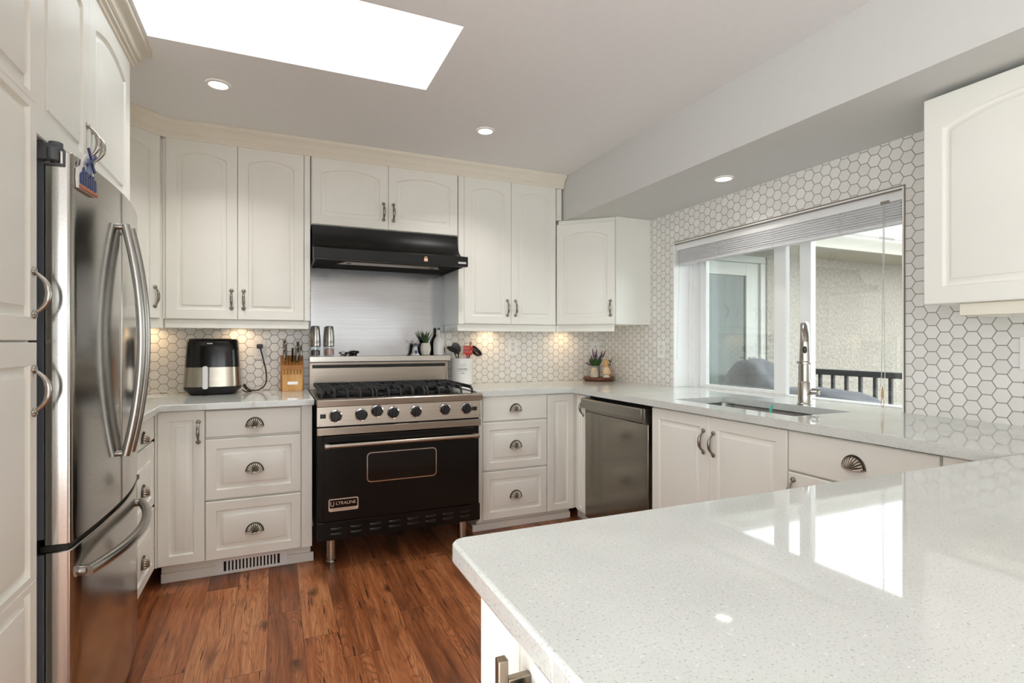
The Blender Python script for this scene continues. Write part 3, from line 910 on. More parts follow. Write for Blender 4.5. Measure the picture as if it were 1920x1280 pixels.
for y0, y1, r0, r1 in ((1.587, 1.953, 0.008, 0.003), (1.957, 2.330, 0.003, 0.020)):
    d = objw('door', MB().prism(plan(y0, y1, r0, r1), 0.657, 1.588), 'steel_v', fr, bev=0.003, smooth=30)
    yh = 1.922 if y0 < 1.7 else 1.990
    n = 28
    path = [(-0.410 + 0.040 * (1 - (2 * i / n - 1) ** 2), yh, 1.142 + 0.343 * (2 * i / n - 1)) for i in range(n + 1)]
    b = MB().tube(path, 0.0118, 18)
    for zz in (0.806, 1.478):
        b.cyl((front_x(yh) - 0.002, yh, zz), (-0.405, yh, zz), 0.009, n=14)
    h = objw('door_handle', b, 'steel_bar', fr)
    h.location = (0, 0, 0); h.parent = d
d = objw('freezer_drawer', MB().prism(plan(1.587, 2.330, 0.008, 0.020), 0.085, 0.642), 'steel_v', fr, bev=0.003, smooth=30)
n = 30
path = []
for i in range(n + 1):
    s_ = 2 * i / n - 1
    path.append((-0.424 - 0.012 * max(0, s_) + 0.052 * (1 - abs(s_) ** 2.2), 1.945 + 0.315 * s_, 0.572))
b = MB().tube(path, 0.0135, 18)
for yy in (1.640, 2.250):
    b.cyl((front_x(yy) - 0.002, yy, 0.572), (front_x(yy) + 0.012, yy, 0.572), 0.0125, n=14)
h = objw('drawer_handle', b, 'steel_bar', fr)
h.parent = d
b = MB().box(-0.514, -0.4965, 1.590, 2.328, 0.672, 1.575).box(-0.514, -0.4965, 1.590, 2.328, 0.09, 0.636)
objw('gasket', b, 'gasket', fr, bev=0.002)
objw('seam_strip', MB().box(-0.505, -0.452, 1.590, 2.320, 0.6425, 0.6565), 'black_plastic', fr)
b = MB().box(-0.56, -0.470, 1.592, 1.640, 1.5885, 1.605).cyl((-0.480, 1.607, 1.5890), (-0.480, 1.607, 1.612), 0.014).box(-0.540, -0.4965, 1.588, 1.615, 1.555, 1.5885).box(-0.4965, -0.455, 1.578, 1.5868, 1.551, 1.556).box(-0.459, -0.455, 1.578, 1.5868, 1.556, 1.590).cyl((-0.4760, 1.5755, 1.5600), (-0.4760, 1.5755, 1.590), 0.0110).box(-0.535, -0.487, 1.578, 1.5868, 1.562, 1.588)
objw('hinge_cover', b, 'hinge', fr, bev=0.003)

# windmill magnet on the left fridge door
mg = thing('fridge_magnet', 'blue and white windmill souvenir magnet on the upper fridge door', 'magnet', (-0.43, 1.66, 1.51))
def on_door(mb, off):
    mb.v = [(front_x(1.66 + v[0]) + off + v[1], 1.66 + v[0], 1.51 + v[2]) for v in mb.v]
    return mb
def plate(poly, t0, t1):
    return MB().loft([[(p[0], t0, p[1]) for p in poly], [(p[0], t1, p[1]) for p in poly]])
objw('backing', on_door(plate([(-0.05, 0.0), (0.05, 0.0), (0.052, 0.03), (0.034, 0.044), (0.034, 0.07), (0.022, 0.096), (0.0, 0.098), (-0.022, 0.080), (-0.030, 0.060), (-0.052, 0.046), (-0.054, 0.02)], 0.001, 0.007), 0), 'ceramic', mg)
b = MB()
b.loft([[(p[0], 0.0072, p[1]) for p in ((-0.012, 0.046), (0.012, 0.046), (0.008, 0.084), (-0.008, 0.084))], [(p[0], 0.012, p[1]) for p in ((-0.012, 0.046), (0.012, 0.046), (0.008, 0.084), (-0.008, 0.084))]])
objw('mill_tower', on_door(b, 0), 'delft_grey', mg)
b = MB()
for a in (0.6, 0.6 + PI / 2, 0.6 + PI, 0.6 + 1.5 * PI):
    c, s_ = math.cos(a), math.sin(a)
    q = [(0, -0.004), (0.032, -0.004), (0.032, 0.005), (0, 0.002)]
    pts = [(x * c - z * s_, 0.082 + x * s_ + z * c) for x, z in q]
    b.loft([[(p[0], 0.0125, p[1]) for p in pts], [(p[0], 0.016, p[1]) for p in pts]])
objw('mill_sails', on_door(b, 0), 'delft_blue', mg)
b = MB()
for i in range(7):
    x = -0.047 + i * 0.0135
    hh = 0.022 + 0.008 * ((i * 5) % 3)
    q = [(x, 0.012), (x + 0.011, 0.012), (x + 0.011, 0.012 + hh), (x + 0.0055, 0.019 + hh), (x, 0.012 + hh)]
    b.loft([[(p[0], 0.0072, p[1]) for p in q], [(p[0], 0.010, p[1]) for p in q]])
objw('house_row', on_door(b, 0), 'delft_blue', mg)
objw('brick_base', on_door(MB().box(-0.05, 0.05, 0.0072, 0.011, 0.001, 0.0080), 0), 'terracotta', mg)

# ---------------------------------------------------------------- range
rg = thing('range_cooker', 'black and stainless six-burner gas range cooker', 'range', (0.6145, 3.15, 0))
objw('body', MB().box(0.1865, 1.0415, 2.815, 3.50, 0.146, 0.815), 'enamel', rg, bev=0.004)
d = objw('oven_door', MB().box(0.212, 1.004, 2.785, 2.8145, 0.245, 0.672), 'enamel', rg, bev=0.006)
ring = rrect(0.423, 0.788, 0.4235, 0.576, 0.022, 6)
inn = rrect(0.428, 0.783, 0.4285, 0.571, 0.018, 6)
b = MB().loft([[(x, 2.7845, z) for x, z in ring], [(x, 2.7815, z) for x, z in ring], [(x, 2.7815, z) for x, z in inn], [(x, 2.7845, z) for x, z in inn]], False, False)
o = objw('window_trim', b, 'chrome', rg); o.parent = d
o = objw('oven_window', MB().loft([[(x, 2.7849, z) for x, z in inn], [(x, 2.7838, z) for x, z in inn]]), 'black_gloss', rg); o.parent = d
b = MB().cyl((0.222, 2.742, 0.627), (1.010, 2.742, 0.627), 0.0105, n=20)
b.cyl((0.218, 2.742, 0.627), (0.240, 2.742, 0.627), 0.0135).cyl((0.992, 2.742, 0.627), (1.014, 2.742, 0.627), 0.0135)
b.cyl((0.229, 2.742, 0.627), (0.229, 2.786, 0.627), 0.010).cyl((1.003, 2.742, 0.627), (1.003, 2.786, 0.627), 0.010)
o = objw('oven_handle', b, 'range_steel', rg); o.parent = d
objw('door_top_strip', MB().box(0.186, 1.042, 2.783, 2.8145, 0.675, 0.7115), 'range_steel', rg, bev=0.002)
# control panel, slightly leaning back
b = MB().extr([(2.792, 0.7185), (2.816, 0.7185), (2.816, 0.8145), (2.800, 0.8145)], lambda y, z: (0.185, y, z), lambda y, z: (1.0435, y, z))
objw('control_panel', b, 'range_steel', rg, bev=0.0015)
b = MB().extr([(2.787, 0.816), (2.82, 0.816), (3.47, 0.822), (3.47, 0.845), (2.86, 0.845), (2.855, 0.851), (2.790, 0.851), (2.785, 0.846)], lambda y, z: (0.1855, y, z), lambda y, z: (1.0530, y, z))
objw('cooktop', b, 'range_steel', rg, bev=0.0015)
objw('drip_tray', MB().box(0.205, 1.036, 2.872, 3.435, 0.8455, 0.8475), 'black_gloss', rg)
# grates and burners
for gi in range(3):
    gx0 = 0.208 + gi * 0.277
    gx1 = gx0 + 0.268
    b = MB()
    y0, y1 = 2.885, 3.425
    zt0, zt1 = 0.872, 0.891
    th = 0.0105
    ym = (y0 + y1) / 2
    for xx in (gx0, gx1 - th):
        b.box(xx, xx + th, y0 + 0.03, y1, zt0, zt1)
        b.extr([(y0 + 0.03, zt1), (y0 + 0.03, zt0), (y0 + 0.004, zt0 - 0.008), (y0 + 0.004, 0.848), (y0 - 0.004, 0.848), (y0 - 0.004, zt0)], lambda y, z: (xx, y, z), lambda y, z: (xx + th, y, z))
    for yy in (ym - th / 2, y1 - th):
        b.box(gx0, gx1, yy, yy + th, zt0, zt1)
    for k in (1, 2, 3):
        xx = gx0 + (gx1 - gx0 - th) * k / 4
        fy = y0 + 0.095 if k == 2 else y0 + 0.10
        b.box(xx, xx + th, y0 + 0.03, fy, zt0, zt1)
        b.extr([(y0 + 0.03, zt1), (y0 + 0.03, zt0), (y0 + 0.004, zt0 - 0.008), (y0 + 0.004, 0.848), (y0 - 0.004, 0.848), (y0 - 0.004, zt0)], lambda y, z: (xx, y, z), lambda y, z: (xx + th, y, z))
        b.box(xx, xx + th, ym - 0.08, ym + 0.08, zt0, zt1)
        b.box(xx, xx + th, y1 - 0.09, y1, zt0, zt1)
        b.box(xx, xx + th, y1 - th, y1, 0.848, zt0)
    for cy in ((y0 + ym) / 2 + 0.01, (ym + y1) / 2):
        cx = (gx0 + gx1) / 2
        for s_ in (-1, 1):
            xa = cx + s_ * 0.045
            xb = gx0 if s_ < 0 else gx1
            b.box(xa, xb, cy - th / 2, cy + th / 2, zt0, zt1)
    b.box(gx0, gx1, ym - 0.01, ym + 0.01, 0.866, 0.878)
    objw('grate', b, 'cast_iron', rg, bev=0.0012, seg=1)
    for cy in ((y0 + ym) / 2 + 0.01, (ym + y1) / 2):
        cx = (gx0 + gx1) / 2
        o = objw('burner', MB().lathe([(0.048, 0.8475), (0.050, 0.856), (0.040, 0.858), (0.040, 0.866), (0.034, 0.870), (0.0, 0.8705)], 28, (cx, cy, 0)), 'cast_iron', rg)
# knobs
for i, (kx, kz) in enumerate(((0.2729, 0.767), (0.3972, 0.768), (0.4772, 0.7835), (0.5592, 0.7705), (0.6789, 0.7700), (0.8384, 0.7725), (0.9603, 0.7725))):
    r = 0.0245
    kb = MB().lathe([(r, 0.006), (r, 0.020), (r * 0.86, 0.024), (0.0, 0.024)], 30, (kx, 2.800, kz), 'y')
    kb.box(kx - 0.0075, kx + 0.0075, 2.7645, 2.777, kz - r * 0.97, kz + r * 0.97)
    ko = objw('knob', kb, 'black_plastic', rg, bev=0.001)
    bz = objw('knob_bezel', MB().lathe([(0.033, 0.0035), (0.0315, 0.009), (0.027, 0.0125), (0.0255, 0.012), (0.0255, 0.0035)], 36, (kx, 2.800, kz), 'y'), 'chrome', rg)
    bz.parent = ko
for kx, nm in ((0.2135, 'light_switch'), (1.0075, 'fan_switch')):
    o = objw(nm, MB().box(kx - 0.0135, kx + 0.0135, 2.7905, 2.797, 0.7590, 0.7800), 'black_plastic', rg, bev=0.002)
for sx_, sz_ in ((0.198, 0.727), (1.0365, 0.733)):
    objw('screw', MB().lathe([(0.0045, 0.0), (0.0045, 0.006), (0.003, 0.0075), (0, 0.0075)], 14, (sx_, 2.798, sz_), 'y'), 'nickel', rg)
# lower vent panel with louvres
b = MB().box(0.186, 1.042, 2.8, 2.8145, 0.148, 0.240)
vp = objw('vent_panel', b, 'enamel', rg, bev=0.003)
for i in range(8):
    cx = 0.276 + i * 0.0966
    for cz in (0.206, 0.180):
        L = []
        for y_, sc in ((2.800, 1.0), (2.7955, 0.93), (2.793, 0.7)):
            L.append([(cx + x * sc, y_, cz + z * sc) for x, z in rrect(-0.031, 0.031, -0.0075, 0.0075, 0.007, 4)])
        o = objw('louvre', MB().loft(L, False, True), 'black_plastic', rg); o.parent = vp
for lx, ly in ((0.262, 2.905), (0.970, 2.905), (0.262, 3.42), (0.970, 3.42)):
    objw('leg', MB().lathe([(0.023, 0.0), (0.026, 0.004), (0.026, 0.012), (0.023, 0.016), (0.023, 0.146)], 26, (lx, ly, 0)), 'steel', rg)
# back riser with shelf
objw('back_riser', MB().box(0.1865, 1.060, 3.472, 3.505, 0.846, 1.012).box(0.1865, 0.196, 3.464, 3.472, 0.846, 1.012).box(1.048, 1.060, 3.464, 3.472, 0.846, 1.012).box(0.196, 1.048, 3.464, 3.472, 1.003, 1.012), 'range_steel', rg, bev=0.0015)
objw('riser_slot', MB().box(0.203, 1.040, 3.466, 3.4725, 0.977, 0.998), 'black_gloss', rg)
objw('riser_shelf', MB().box(0.1855, 1.066, 3.430, 3.5055, 1.0155, 1.0500), 'steel', rg, bev=0.002)
# badge
bd = objw('badge', MB().loft([[(x, 2.7849, z) for x, z in rrect(0.2385, 0.3815, 0.297, 0.3585, 0.009, 5)], [(x, 2.7815, z) for x, z in rrect(0.2385, 0.3815, 0.297, 0.3585, 0.009, 5)]]), 'badge_cream', rg)
bd.parent = d
bp = objw('badge_plate', MB().loft([[(x, 2.7816, z) for x, z in rrect(0.2435, 0.3765, 0.3135, 0.3540, 0.006, 5)], [(x, 2.7808, z) for x, z in rrect(0.2435, 0.3765, 0.3135, 0.3540, 0.006, 5)]]), 'black_gloss', rg)
bp.parent = d
def wtext(s_, size, mt, par, wloc, rot=(R(90), 0, 0), depth=0.0004, name='lettering', sx=1.0):
    l = par.matrix_world if False else par.location
    return text_mesh(name, s_, size, mt, par, (wloc[0] - l[0], wloc[1] - l[1], wloc[2] - l[2]), rot, depth, sx=sx)
o = wtext('U', 0.034, 'badge_cream', rg, (0.2560, 2.7803, 0.3330), sx=0.85); o.parent = d
o = wtext('LTRALINE', 0.0225, 'badge_cream', rg, (0.3210, 2.7803, 0.3355), sx=0.98); o.parent = d
o = wtext('P R O F E S S I O N A L', 0.0105, 'ink', rg, (0.310, 2.7811, 0.3055), sx=1.02); o.parent = d

# stainless splash panel on the wall behind the range
o = obj('splash_panel', MB().box(0.197, 1.056, YB - 0.006, YB - 0.0003, 1.03, 1.60), 'backsplash_steel', bev=0.001)
tag(o, 'brushed stainless splash panel on the wall between range and hood', 'backsplash panel')

# ---------------------------------------------------------------- hood
hd = thing('range_hood', 'black under-cabinet range hood above the cooker', 'range hood', (0.6145, 3.30, 1.58))
prof = [(3.525, 1.60), (3.525, 1.8015), (3.222, 1.8015)]
for i in range(9):
    q = i / 8
    prof.append((3.222 - 0.125 * (1 - math.cos(q * PI / 2)), 1.790 - 0.130 * math.sin(q * PI / 2) ** 0.9 - 0.003 * q))
prof += [(3.092, 1.651), (3.092, 1.60)]
objw('shell', MB().extr(prof, lambda y, z: (0.1875, y, z), lambda y, z: (1.046, y, z)), 'hood_black', hd, smooth=40)
b = MB().box(0.1890, 1.0605, 3.055, 3.0915, 1.590, 1.650)
lip = objw('control_lip', b, 'hood_black', hd, bev=0.003)
b = MB().box(0.1890, 0.1990, 3.0915, 3.52, 1.588, 1.600).box(1.0500, 1.0600, 3.0915, 3.23, 1.588, 1.645)
objw('side_rim', MB().box(0.1890, 0.1990, 3.0918, 3.52, 1.588, 1.5995), 'hood_black', hd)
objw('side_rim', MB().box(1.0300, 1.0400, 3.0918, 3.52, 1.588, 1.5995), 'hood_black', hd)
objw('filter_recess', MB().box(0.1995, 1.0295, 3.0918, 3.52, 1.5955, 1.5995), 'dark_gap', hd, smooth=0)
objw('light_panel', MB().loft([[(0.36, 3.16, 1.5952), (0.90, 3.16, 1.5952), (0.935, 3.25, 1.5952), (0.325, 3.25, 1.5952)][::-1], [(0.36, 3.16, 1.590), (0.90, 3.16, 1.590), (0.935, 3.25, 1.590), (0.325, 3.25, 1.590)][::-1]]), 'range_steel', hd)
for xx in (0.385, 0.875):
    objw('panel_catch', MB().box(xx - 0.012, xx + 0.012, 3.19, 3.215, 1.5875, 1.5899), 'black_plastic', hd)
# lit padlock symbol and maker's label on the lip
b = MB().box(0.790, 0.812, 3.0542, 3.0548, 1.609, 1.627)
pl = objw('padlock_symbol', MB().box(0.7905, 0.8115, 3.0540, 3.0549, 1.608, 1.626).tube([(0.801 - 0.007 * math.cos(PI * i / 10), 3.0545, 1.626 + 0.009 * math.sin(PI * i / 10)) for i in range(11)], 0.0016, 8), 'copper_print', hd)
pl.parent = lip
o = objw('maker_label', MB().box(0.9985, 1.0475, 3.0541, 3.0549, 1.6055, 1.6175), 'silver_print', hd); o.parent = lip

# ---------------------------------------------------------------- dishwasher
dw = thing('dishwasher', 'grey stainless dishwasher beside the sink cabinet', 'dishwasher', (1.77, 2.514, 0))
objw('tub', MB().box(1.77, 2.28, 2.214, 2.814, 0.075, 0.810), 'dark_gap', dw)
objw('door_panel', MB().box(1.735, 1.7695, 2.2125, 2.816, 0.070, 0.715), 'dish_steel', dw, bev=0.003)
b = MB().extr([(1.7695, 0.7155), (1.737, 0.7155), (1.737, 0.722), (1.730, 0.733), (1.703, 0.737), (1.703, 0.790), (1.708, 0.797), (1.7695, 0.797)], lambda x, z: (x, 2.228, z), lambda x, z: (x, 2.816, z))
objw('handle_bar', b, 'dish_trim', dw, bev=0.002)
objw('bracket', MB().box(1.712, 1.7695, 2.2125, 2.2275, 0.7155, 0.797), 'dish_trim', dw, bev=0.002)
objw('toe_panel', MB().box(1.80, 1.815, 2.214, 2.814, 0.002, 0.069), 'black_plastic', dw)

# ---------------------------------------------------------------- sink and faucet
sk = thing('kitchen_sink', 'stainless double-bowl undermount sink under the window', 'sink', (2.0, 1.79, 0.80))
def bowl(name, y0, y1):
    x0, x1 = SK[0] - 0.004, SK[1] + 0.004
    zt_, zb_ = 0.8172, 0.655
    b = MB()
    outer = rrect(x0, x1, y0, y1, 0.03, 5)
    low = rrect(x0 + 0.012, x1 - 0.012, y0 + 0.012, y1 - 0.012, 0.03, 5)
    flo = rrect(x0 + 0.04, x1 - 0.04, y0 + 0.04, y1 - 0.04, 0.03, 5)
    b.loft([[(x, y, zt_) for x, y in outer], [(x, y, zb_ + 0.02) for x, y in low], [(x, y, zb_) for x, y in flo]], False, True)
    o = objw(name, b, 'sink_steel', sk, smooth=50)
    m = o.modifiers.new('thickness', 'SOLIDIFY'); m.thickness = 0.0016; m.offset = 1
    cx, cy = (x0 + x1) / 2, (y0 + y1) / 2
    dr = objw('drain', MB().lathe([(0.042, zb_ + 0.0005), (0.042, zb_ + 0.004), (0.03, zb_ + 0.004), (0.02, zb_ + 0.002), (0, zb_ + 0.002)], 28, (cx, cy, 0)), 'chrome', sk)
    dr.parent = o
    return o
bowl('large_bowl', 1.607, SK[3] + 0.004)
bowl('small_bowl', SK[2] - 0.004, 1.583)
objw('divider', MB().box(SK[0] - 0.004, SK[1] + 0.004, 1.5835, 1.6065, 0.800, 0.8165), 'sink_steel', sk, bev=0.004, seg=3)

fa = thing('kitchen_faucet', 'brushed nickel pull-down faucet behind the sink', 'faucet', (2.216, 1.699, 0.8502), math.atan2(-1.575, -2.05) )
objf = lambda name, mb, par=fa, **kw: obj(name, mb, 'nickel', par, **kw)
objf('base', MB().lathe([(0.0315, 0.0), (0.0315, 0.006), (0.0285, 0.009), (0.0285, 0.104), (0.026, 0.108), (0.0, 0.108)], 32))
path = [(0, 0, 0.108), (0, 0, 0.20), (0, 0, 0.275)]
for i in range(1, 15):
    a = PI - PI * 0.97 * i / 14
    path.append((0.092 + 0.092 * math.cos(a), 0, 0.275 + 0.086 * math.sin(a)))
objf('spout', MB().tube(path, [0.0205, 0.0205, 0.0190] + [0.0185] * 14, 22))
x_, z_ = path[-1][0], path[-1][2]
sp = objf('spray_head', MB().lathe([(0.0185, z_ + 0.004), (0.0195, z_ - 0.012), (0.0205, z_ - 0.05), (0.0222, z_ - 0.078), (0.0255, z_ - 0.082), (0.0255, z_ - 0.090), (0.020, z_ - 0.092), (0.0, z_ - 0.092)], 28, (x_, 0, 0)))
o = obj('spray_button', MB().ell((x_ + 0.0185, 0.0, z_ - 0.030), (0.004, 0.0085, 0.017), 16, 10), 'black_plastic', sp)
hd_ = objf('lever_hub', MB().cyl((0, 0.024, 0.062), (0, 0.060, 0.062), 0.0155, n=24))
objf('lever', MB().tube([(0.006, 0.050, 0.062), (0.020, 0.052, 0.060), (0.085, 0.056, 0.052)], [0.006, 0.006, 0.0052], 12), hd_)

# ---------------------------------------------------------------- window
b = MB()
lt = 0.008
b.box(XR - 0.002, XR + WT + 0.002, WY1 - lt, WY1 - 0.0004, 0.851, WZ1 - 0.0004).box(XR - 0.002, XR + WT + 0.002, WY0 + 0.0004, WY0 + lt, 0.851, WZ1 - 0.0004)
b.box(XR - 0.002, XR + WT + 0.002, WY0 + lt, WY1 - lt, WZ1 - lt, WZ1 - 0.0004)
b.box(XR + 0.136, XR + WT + 0.03, WY0 + 0.001, WY1 - 0.001, 0.8155, 0.846)
wn = struct('window_1', b, 'vinyl', 'white vinyl sliding window above the sink', 'window', smooth=0)
fx0, fx1 = 2.468, 2.572
y0, y1, z0, z1 = WY0 + lt + 0.0005, WY1 - lt - 0.0005, 0.8465, WZ1 - lt - 0.0005
fw = 0.026
obj('window_frame', MB().box(fx0, fx1, y1 - fw, y1, z0, z1).box(fx0, fx1, y0, y0 + fw, z0, z1).box(fx0, fx1, y0 + fw, y1 - fw, z1 - fw, z1).box(fx0 + 0.03, fx1, y0 + fw, y1 - fw, z0, z0 + 0.006)
    .box(fx0 - 0.02, fx0, y1 - 0.012, y1, z0, z1).box(fx0 + 0.05, fx0 + 0.07, y1 - fw - 0.014, y1 - fw, z0 + 0.006, z1 - fw), 'vinyl', wn, bev=0.002)
obj('mullion', MB().box(2.545, 2.585, 1.918, 1.983, z0 + 0.0065, z1 - fw - 0.0005), 'vinyl', wn, bev=0.003)
sx0, sx1 = 2.500, 2.530
sa = obj('sash', MB().box(sx0, sx1, 2.612, 2.664, 0.853, z1 - fw - 0.001).box(sx0, sx1, 2.030, 2.105, 0.853, z1 - fw - 0.001).box(sx0, sx1, 2.105, 2.612, 0.853, 0.872).box(sx0, sx1, 2.105, 2.612, 1.70, z1 - fw - 0.001), 'vinyl', wn, bev=0.003)
obj('pane', MB().box(2.513, 2.517, 2.1055, 2.6115, 0.8725, 1.6995), 'glass', sa, smooth=0)
obj('pane', MB().box(2.562, 2.566, y0 + fw + 0.0005, 1.9175, 0.8535, z1 - fw - 0.0005), 'glass', wn, smooth=0)
obj('pane', MB().box(2.562, 2.566, 1.9835, y1 - fw - 0.0145, 0.8535, z1 - fw - 0.0005), 'glass', wn, smooth=0)

obj('tile_edge', MB().box(XR - 0.004, XR - 0.0005, WY0, WY1, WZ1 - 0.0003, WZ1 + 0.004).box(XR - 0.004, XR - 0.0005, WY0 - 0.004, WY0, 0.851, WZ1 + 0.004).box(XR - 0.003, XR + 0.012, WY0 + 0.009, WY1 - 0.009, WZ1 - 0.0125, WZ1 - 0.0085), 'bar_nickel', wn, smooth=0)
bl = thing('window_blind', 'white horizontal slat blind pulled up to the window head', 'blind', (2.37, 2.03, 1.70))
objw('head_rail', MB().box(2.345, 2.385, WY0 + 0.012, WY1 - 0.012, 1.721, 1.7605), 'vinyl', bl, bev=0.002)
b = MB()
for i in range(20):
    z = 1.7190 - i * 0.0041
    dx = 0.0022 * math.sin(i * 2.3)
    L = []
    for y in (WY0 + 0.016 + 0.002 * ((i * 7) % 3), WY1 - 0.016 - 0.002 * ((i * 5) % 3)):
        L.append([(2.343 + dx, y, z - 0.0016), (2.3655 + dx, y, z + 0.0014), (2.388 + dx, y, z - 0.0016), (2.388 + dx, y, z - 0.0048), (2.3655 + dx, y, z - 0.0012), (2.3425 + dx, y, z - 0.0046)])
    b.loft(L)
objw('slat', b, 'blind', bl, smooth=0)
objw('bottom_rail', MB().box(2.344, 2.387, WY0 + 0.016, WY1 - 0.016, 1.625, 1.6375), 'blind', bl, bev=0.003)
for yy in (1.62, 1.98, 2.36):
    objw('ladder_tape', MB().box(2.3405, 2.3422, yy - 0.0012, yy + 0.0012, 1.626, 1.722).tube([(2.341, yy - 0.006 + 0.004 * k, 1.70 - 0.018 * k) for k in range(4)], 0.0012, 6), 'cord', bl)
objw('cord_lock', MB().box(2.338, 2.3445, 1.405, 1.440, 1.7165, 1.7285), 'nickel', bl, bev=0.001)
b = MB().tube([(2.3395, 1.428, 1.72), (2.338, 1.430, 1.4), (2.338, 1.4345, 1.0), (2.338, 1.440, 0.945)], 0.0014, 8).tube([(2.3395, 1.424, 1.72), (2.338, 1.4245, 1.35), (2.338, 1.421, 1.0), (2.338, 1.4225, 0.945)], 0.0014, 8)
objw('lift_cord', b, 'cord', bl)
objw('tassel', MB().lathe([(0.001, 0.95), (0.004, 0.935), (0.006, 0.905), (0.0045, 0.903)], 14, (2.338, 1.4305, 0)).tube([(2.338, 1.431, 0.905), (2.337, 1.437, 0.880), (2.338, 1.432, 0.862)], 0.0013, 6).tube([(2.338, 1.430, 0.905), (2.339, 1.424, 0.885), (2.338, 1.4285, 0.858)], 0.0013, 6), 'tassel', bl)
objw('tilt_wand', MB().tube([(2.342, 2.672, 1.722), (2.338, 2.676, 1.45), (2.336, 2.690, 1.03)], 0.0028, 8), 'clear', bl)
plabel(bl.children[-1], 'clear tilt wand')

# ---------------------------------------------------------------- outside
struct('ground', MB().box(2.9, 22, -16, 20, -0.75, -0.6), 'ground', 'garden ground below the deck', 'ground', smooth=0)
struct('deck', MB().box(2.60, 7.0, -2.5, 3.90, -0.15, -0.05), 'deck', 'grey deck outside the kitchen window', 'deck', smooth=0)
DX0, DX1, DZ1 = 3.36, 4.54, 2.0
b = MB().box(2.60, DX0, 3.90, 4.05, -0.6, 2.30).box(DX1, 11.0, 3.90, 4.05, -0.6, 2.30).box(DX0, DX1, 3.90, 4.05, DZ1, 2.30).box(DX0, DX1, 3.90, 4.05, -0.6, -0.05)
struct('wall_outside', b, 'stucco', 'cream stucco wall of the house wing outside the window', 'wall', smooth=0)
b = MB().box(DX0, DX1, 3.915, 4.03, DZ1 - 0.07, DZ1).box(DX0, DX0 + 0.07, 3.915, 4.03, -0.05, DZ1 - 0.07).box(DX1 - 0.07, DX1, 3.915, 4.03, -0.05, DZ1 - 0.07)
dr = struct('door_1', b, 'door_paint', 'white glazed patio door outside, seen through the window', 'door', bev=0.004)
ix0, ix1 = DX0 + 0.072, DX1 - 0.072
o = obj('leaf', MB().box(ix0, ix0 + 0.15, 3.94, 3.985, -0.045, DZ1 - 0.072).box(ix1 - 0.17, ix1, 3.94, 3.985, -0.045, DZ1 - 0.072).box(ix0 + 0.15, ix1 - 0.17, 3.94, 3.985, 1.80, DZ1 - 0.072).box(ix0 + 0.15, ix1 - 0.17, 3.94, 3.985, -0.045, 0.22), 'door_paint', dr, bev=0.004)
obj('pane', MB().box(ix0 + 0.1505, ix1 - 0.1705, 3.958, 3.966, 0.2205, 1.7995), 'dark_glass', o, smooth=0)
obj('lever', MB().cyl((ix1 - 0.07, 3.94, 0.98), (ix1 - 0.07, 3.905, 0.98), 0.010).tube([(ix1 - 0.07, 3.905, 0.98), (ix1 - 0.17, 3.902, 0.98)], 0.008, 10), 'nickel', o)
# eave: vented soffit, gutter, shingled roof
struct('trim_6', MB().box(2.62, 11.0, 3.43, 3.899, 2.030, 2.042), 'vented', 'vented soffit under the eave outside', 'eave', smooth=0)
b = MB().extr([(3.43, 2.022), (3.43, 2.150), (3.355, 2.150), (3.345, 2.140), (3.350, 2.118), (3.372, 2.085), (3.380, 2.022)], lambda y, z: (2.62, y, z), lambda y, z: (11.0, y, z))
struct('trim_7', b, 'eave', 'cream rain gutter along the eave outside', 'gutter', smooth=40)
b = MB().loft([[(2.62, 3.40, 2.155), (11.0, 3.40, 2.155), (9.2, 6.2, 3.20), (2.62, 6.2, 3.20)], [(2.62, 3.40, 2.19), (11.0, 3.40, 2.19), (9.2, 6.2, 3.235), (2.62, 6.2, 3.235)]])
struct('roof_outside', b, 'shingle', 'pale grey shingle roof of the wing outside', 'roof', smooth=0)

struct('shade_overhang', MB().box(2.59, 3.30, -2.6, 3.895, 2.36, 2.50), 'eave', 'unseen overhang above the kitchen window, added to block sky light outside', 'roof', smooth=0)  # out-of-view overhang added to cut sky light on the stucco and door
rl = thing('deck_railing', 'dark grey metal deck railing outside the window', 'railing', (3.40, 1.2, -0.0495))
objw('top_rail', MB().box(3.372, 3.428, -1.5, 2.56, 0.918, 0.955), 'rail', rl, bev=0.004)
objw('bottom_rail', MB().box(3.385, 3.415, -1.5, 2.56, 0.04, 0.075), 'rail', rl, bev=0.003)
for yy in (2.595, 0.55, -1.5):
    objw('post', MB().box(3.363, 3.437, yy - 0.034, yy + 0.034, -0.0495, 0.985).box(3.356, 3.444, yy - 0.042, yy + 0.042, 0.985, 1.003), 'rail', rl, bev=0.003)
yy = 2.49
while yy > -1.4:
    if abs(yy - 0.55) > 0.05:
        objw('baluster', MB().box(3.391, 3.409, yy - 0.009, yy + 0.009, 0.0755, 0.9175), 'rail', rl, smooth=0)
    yy -= 0.0915

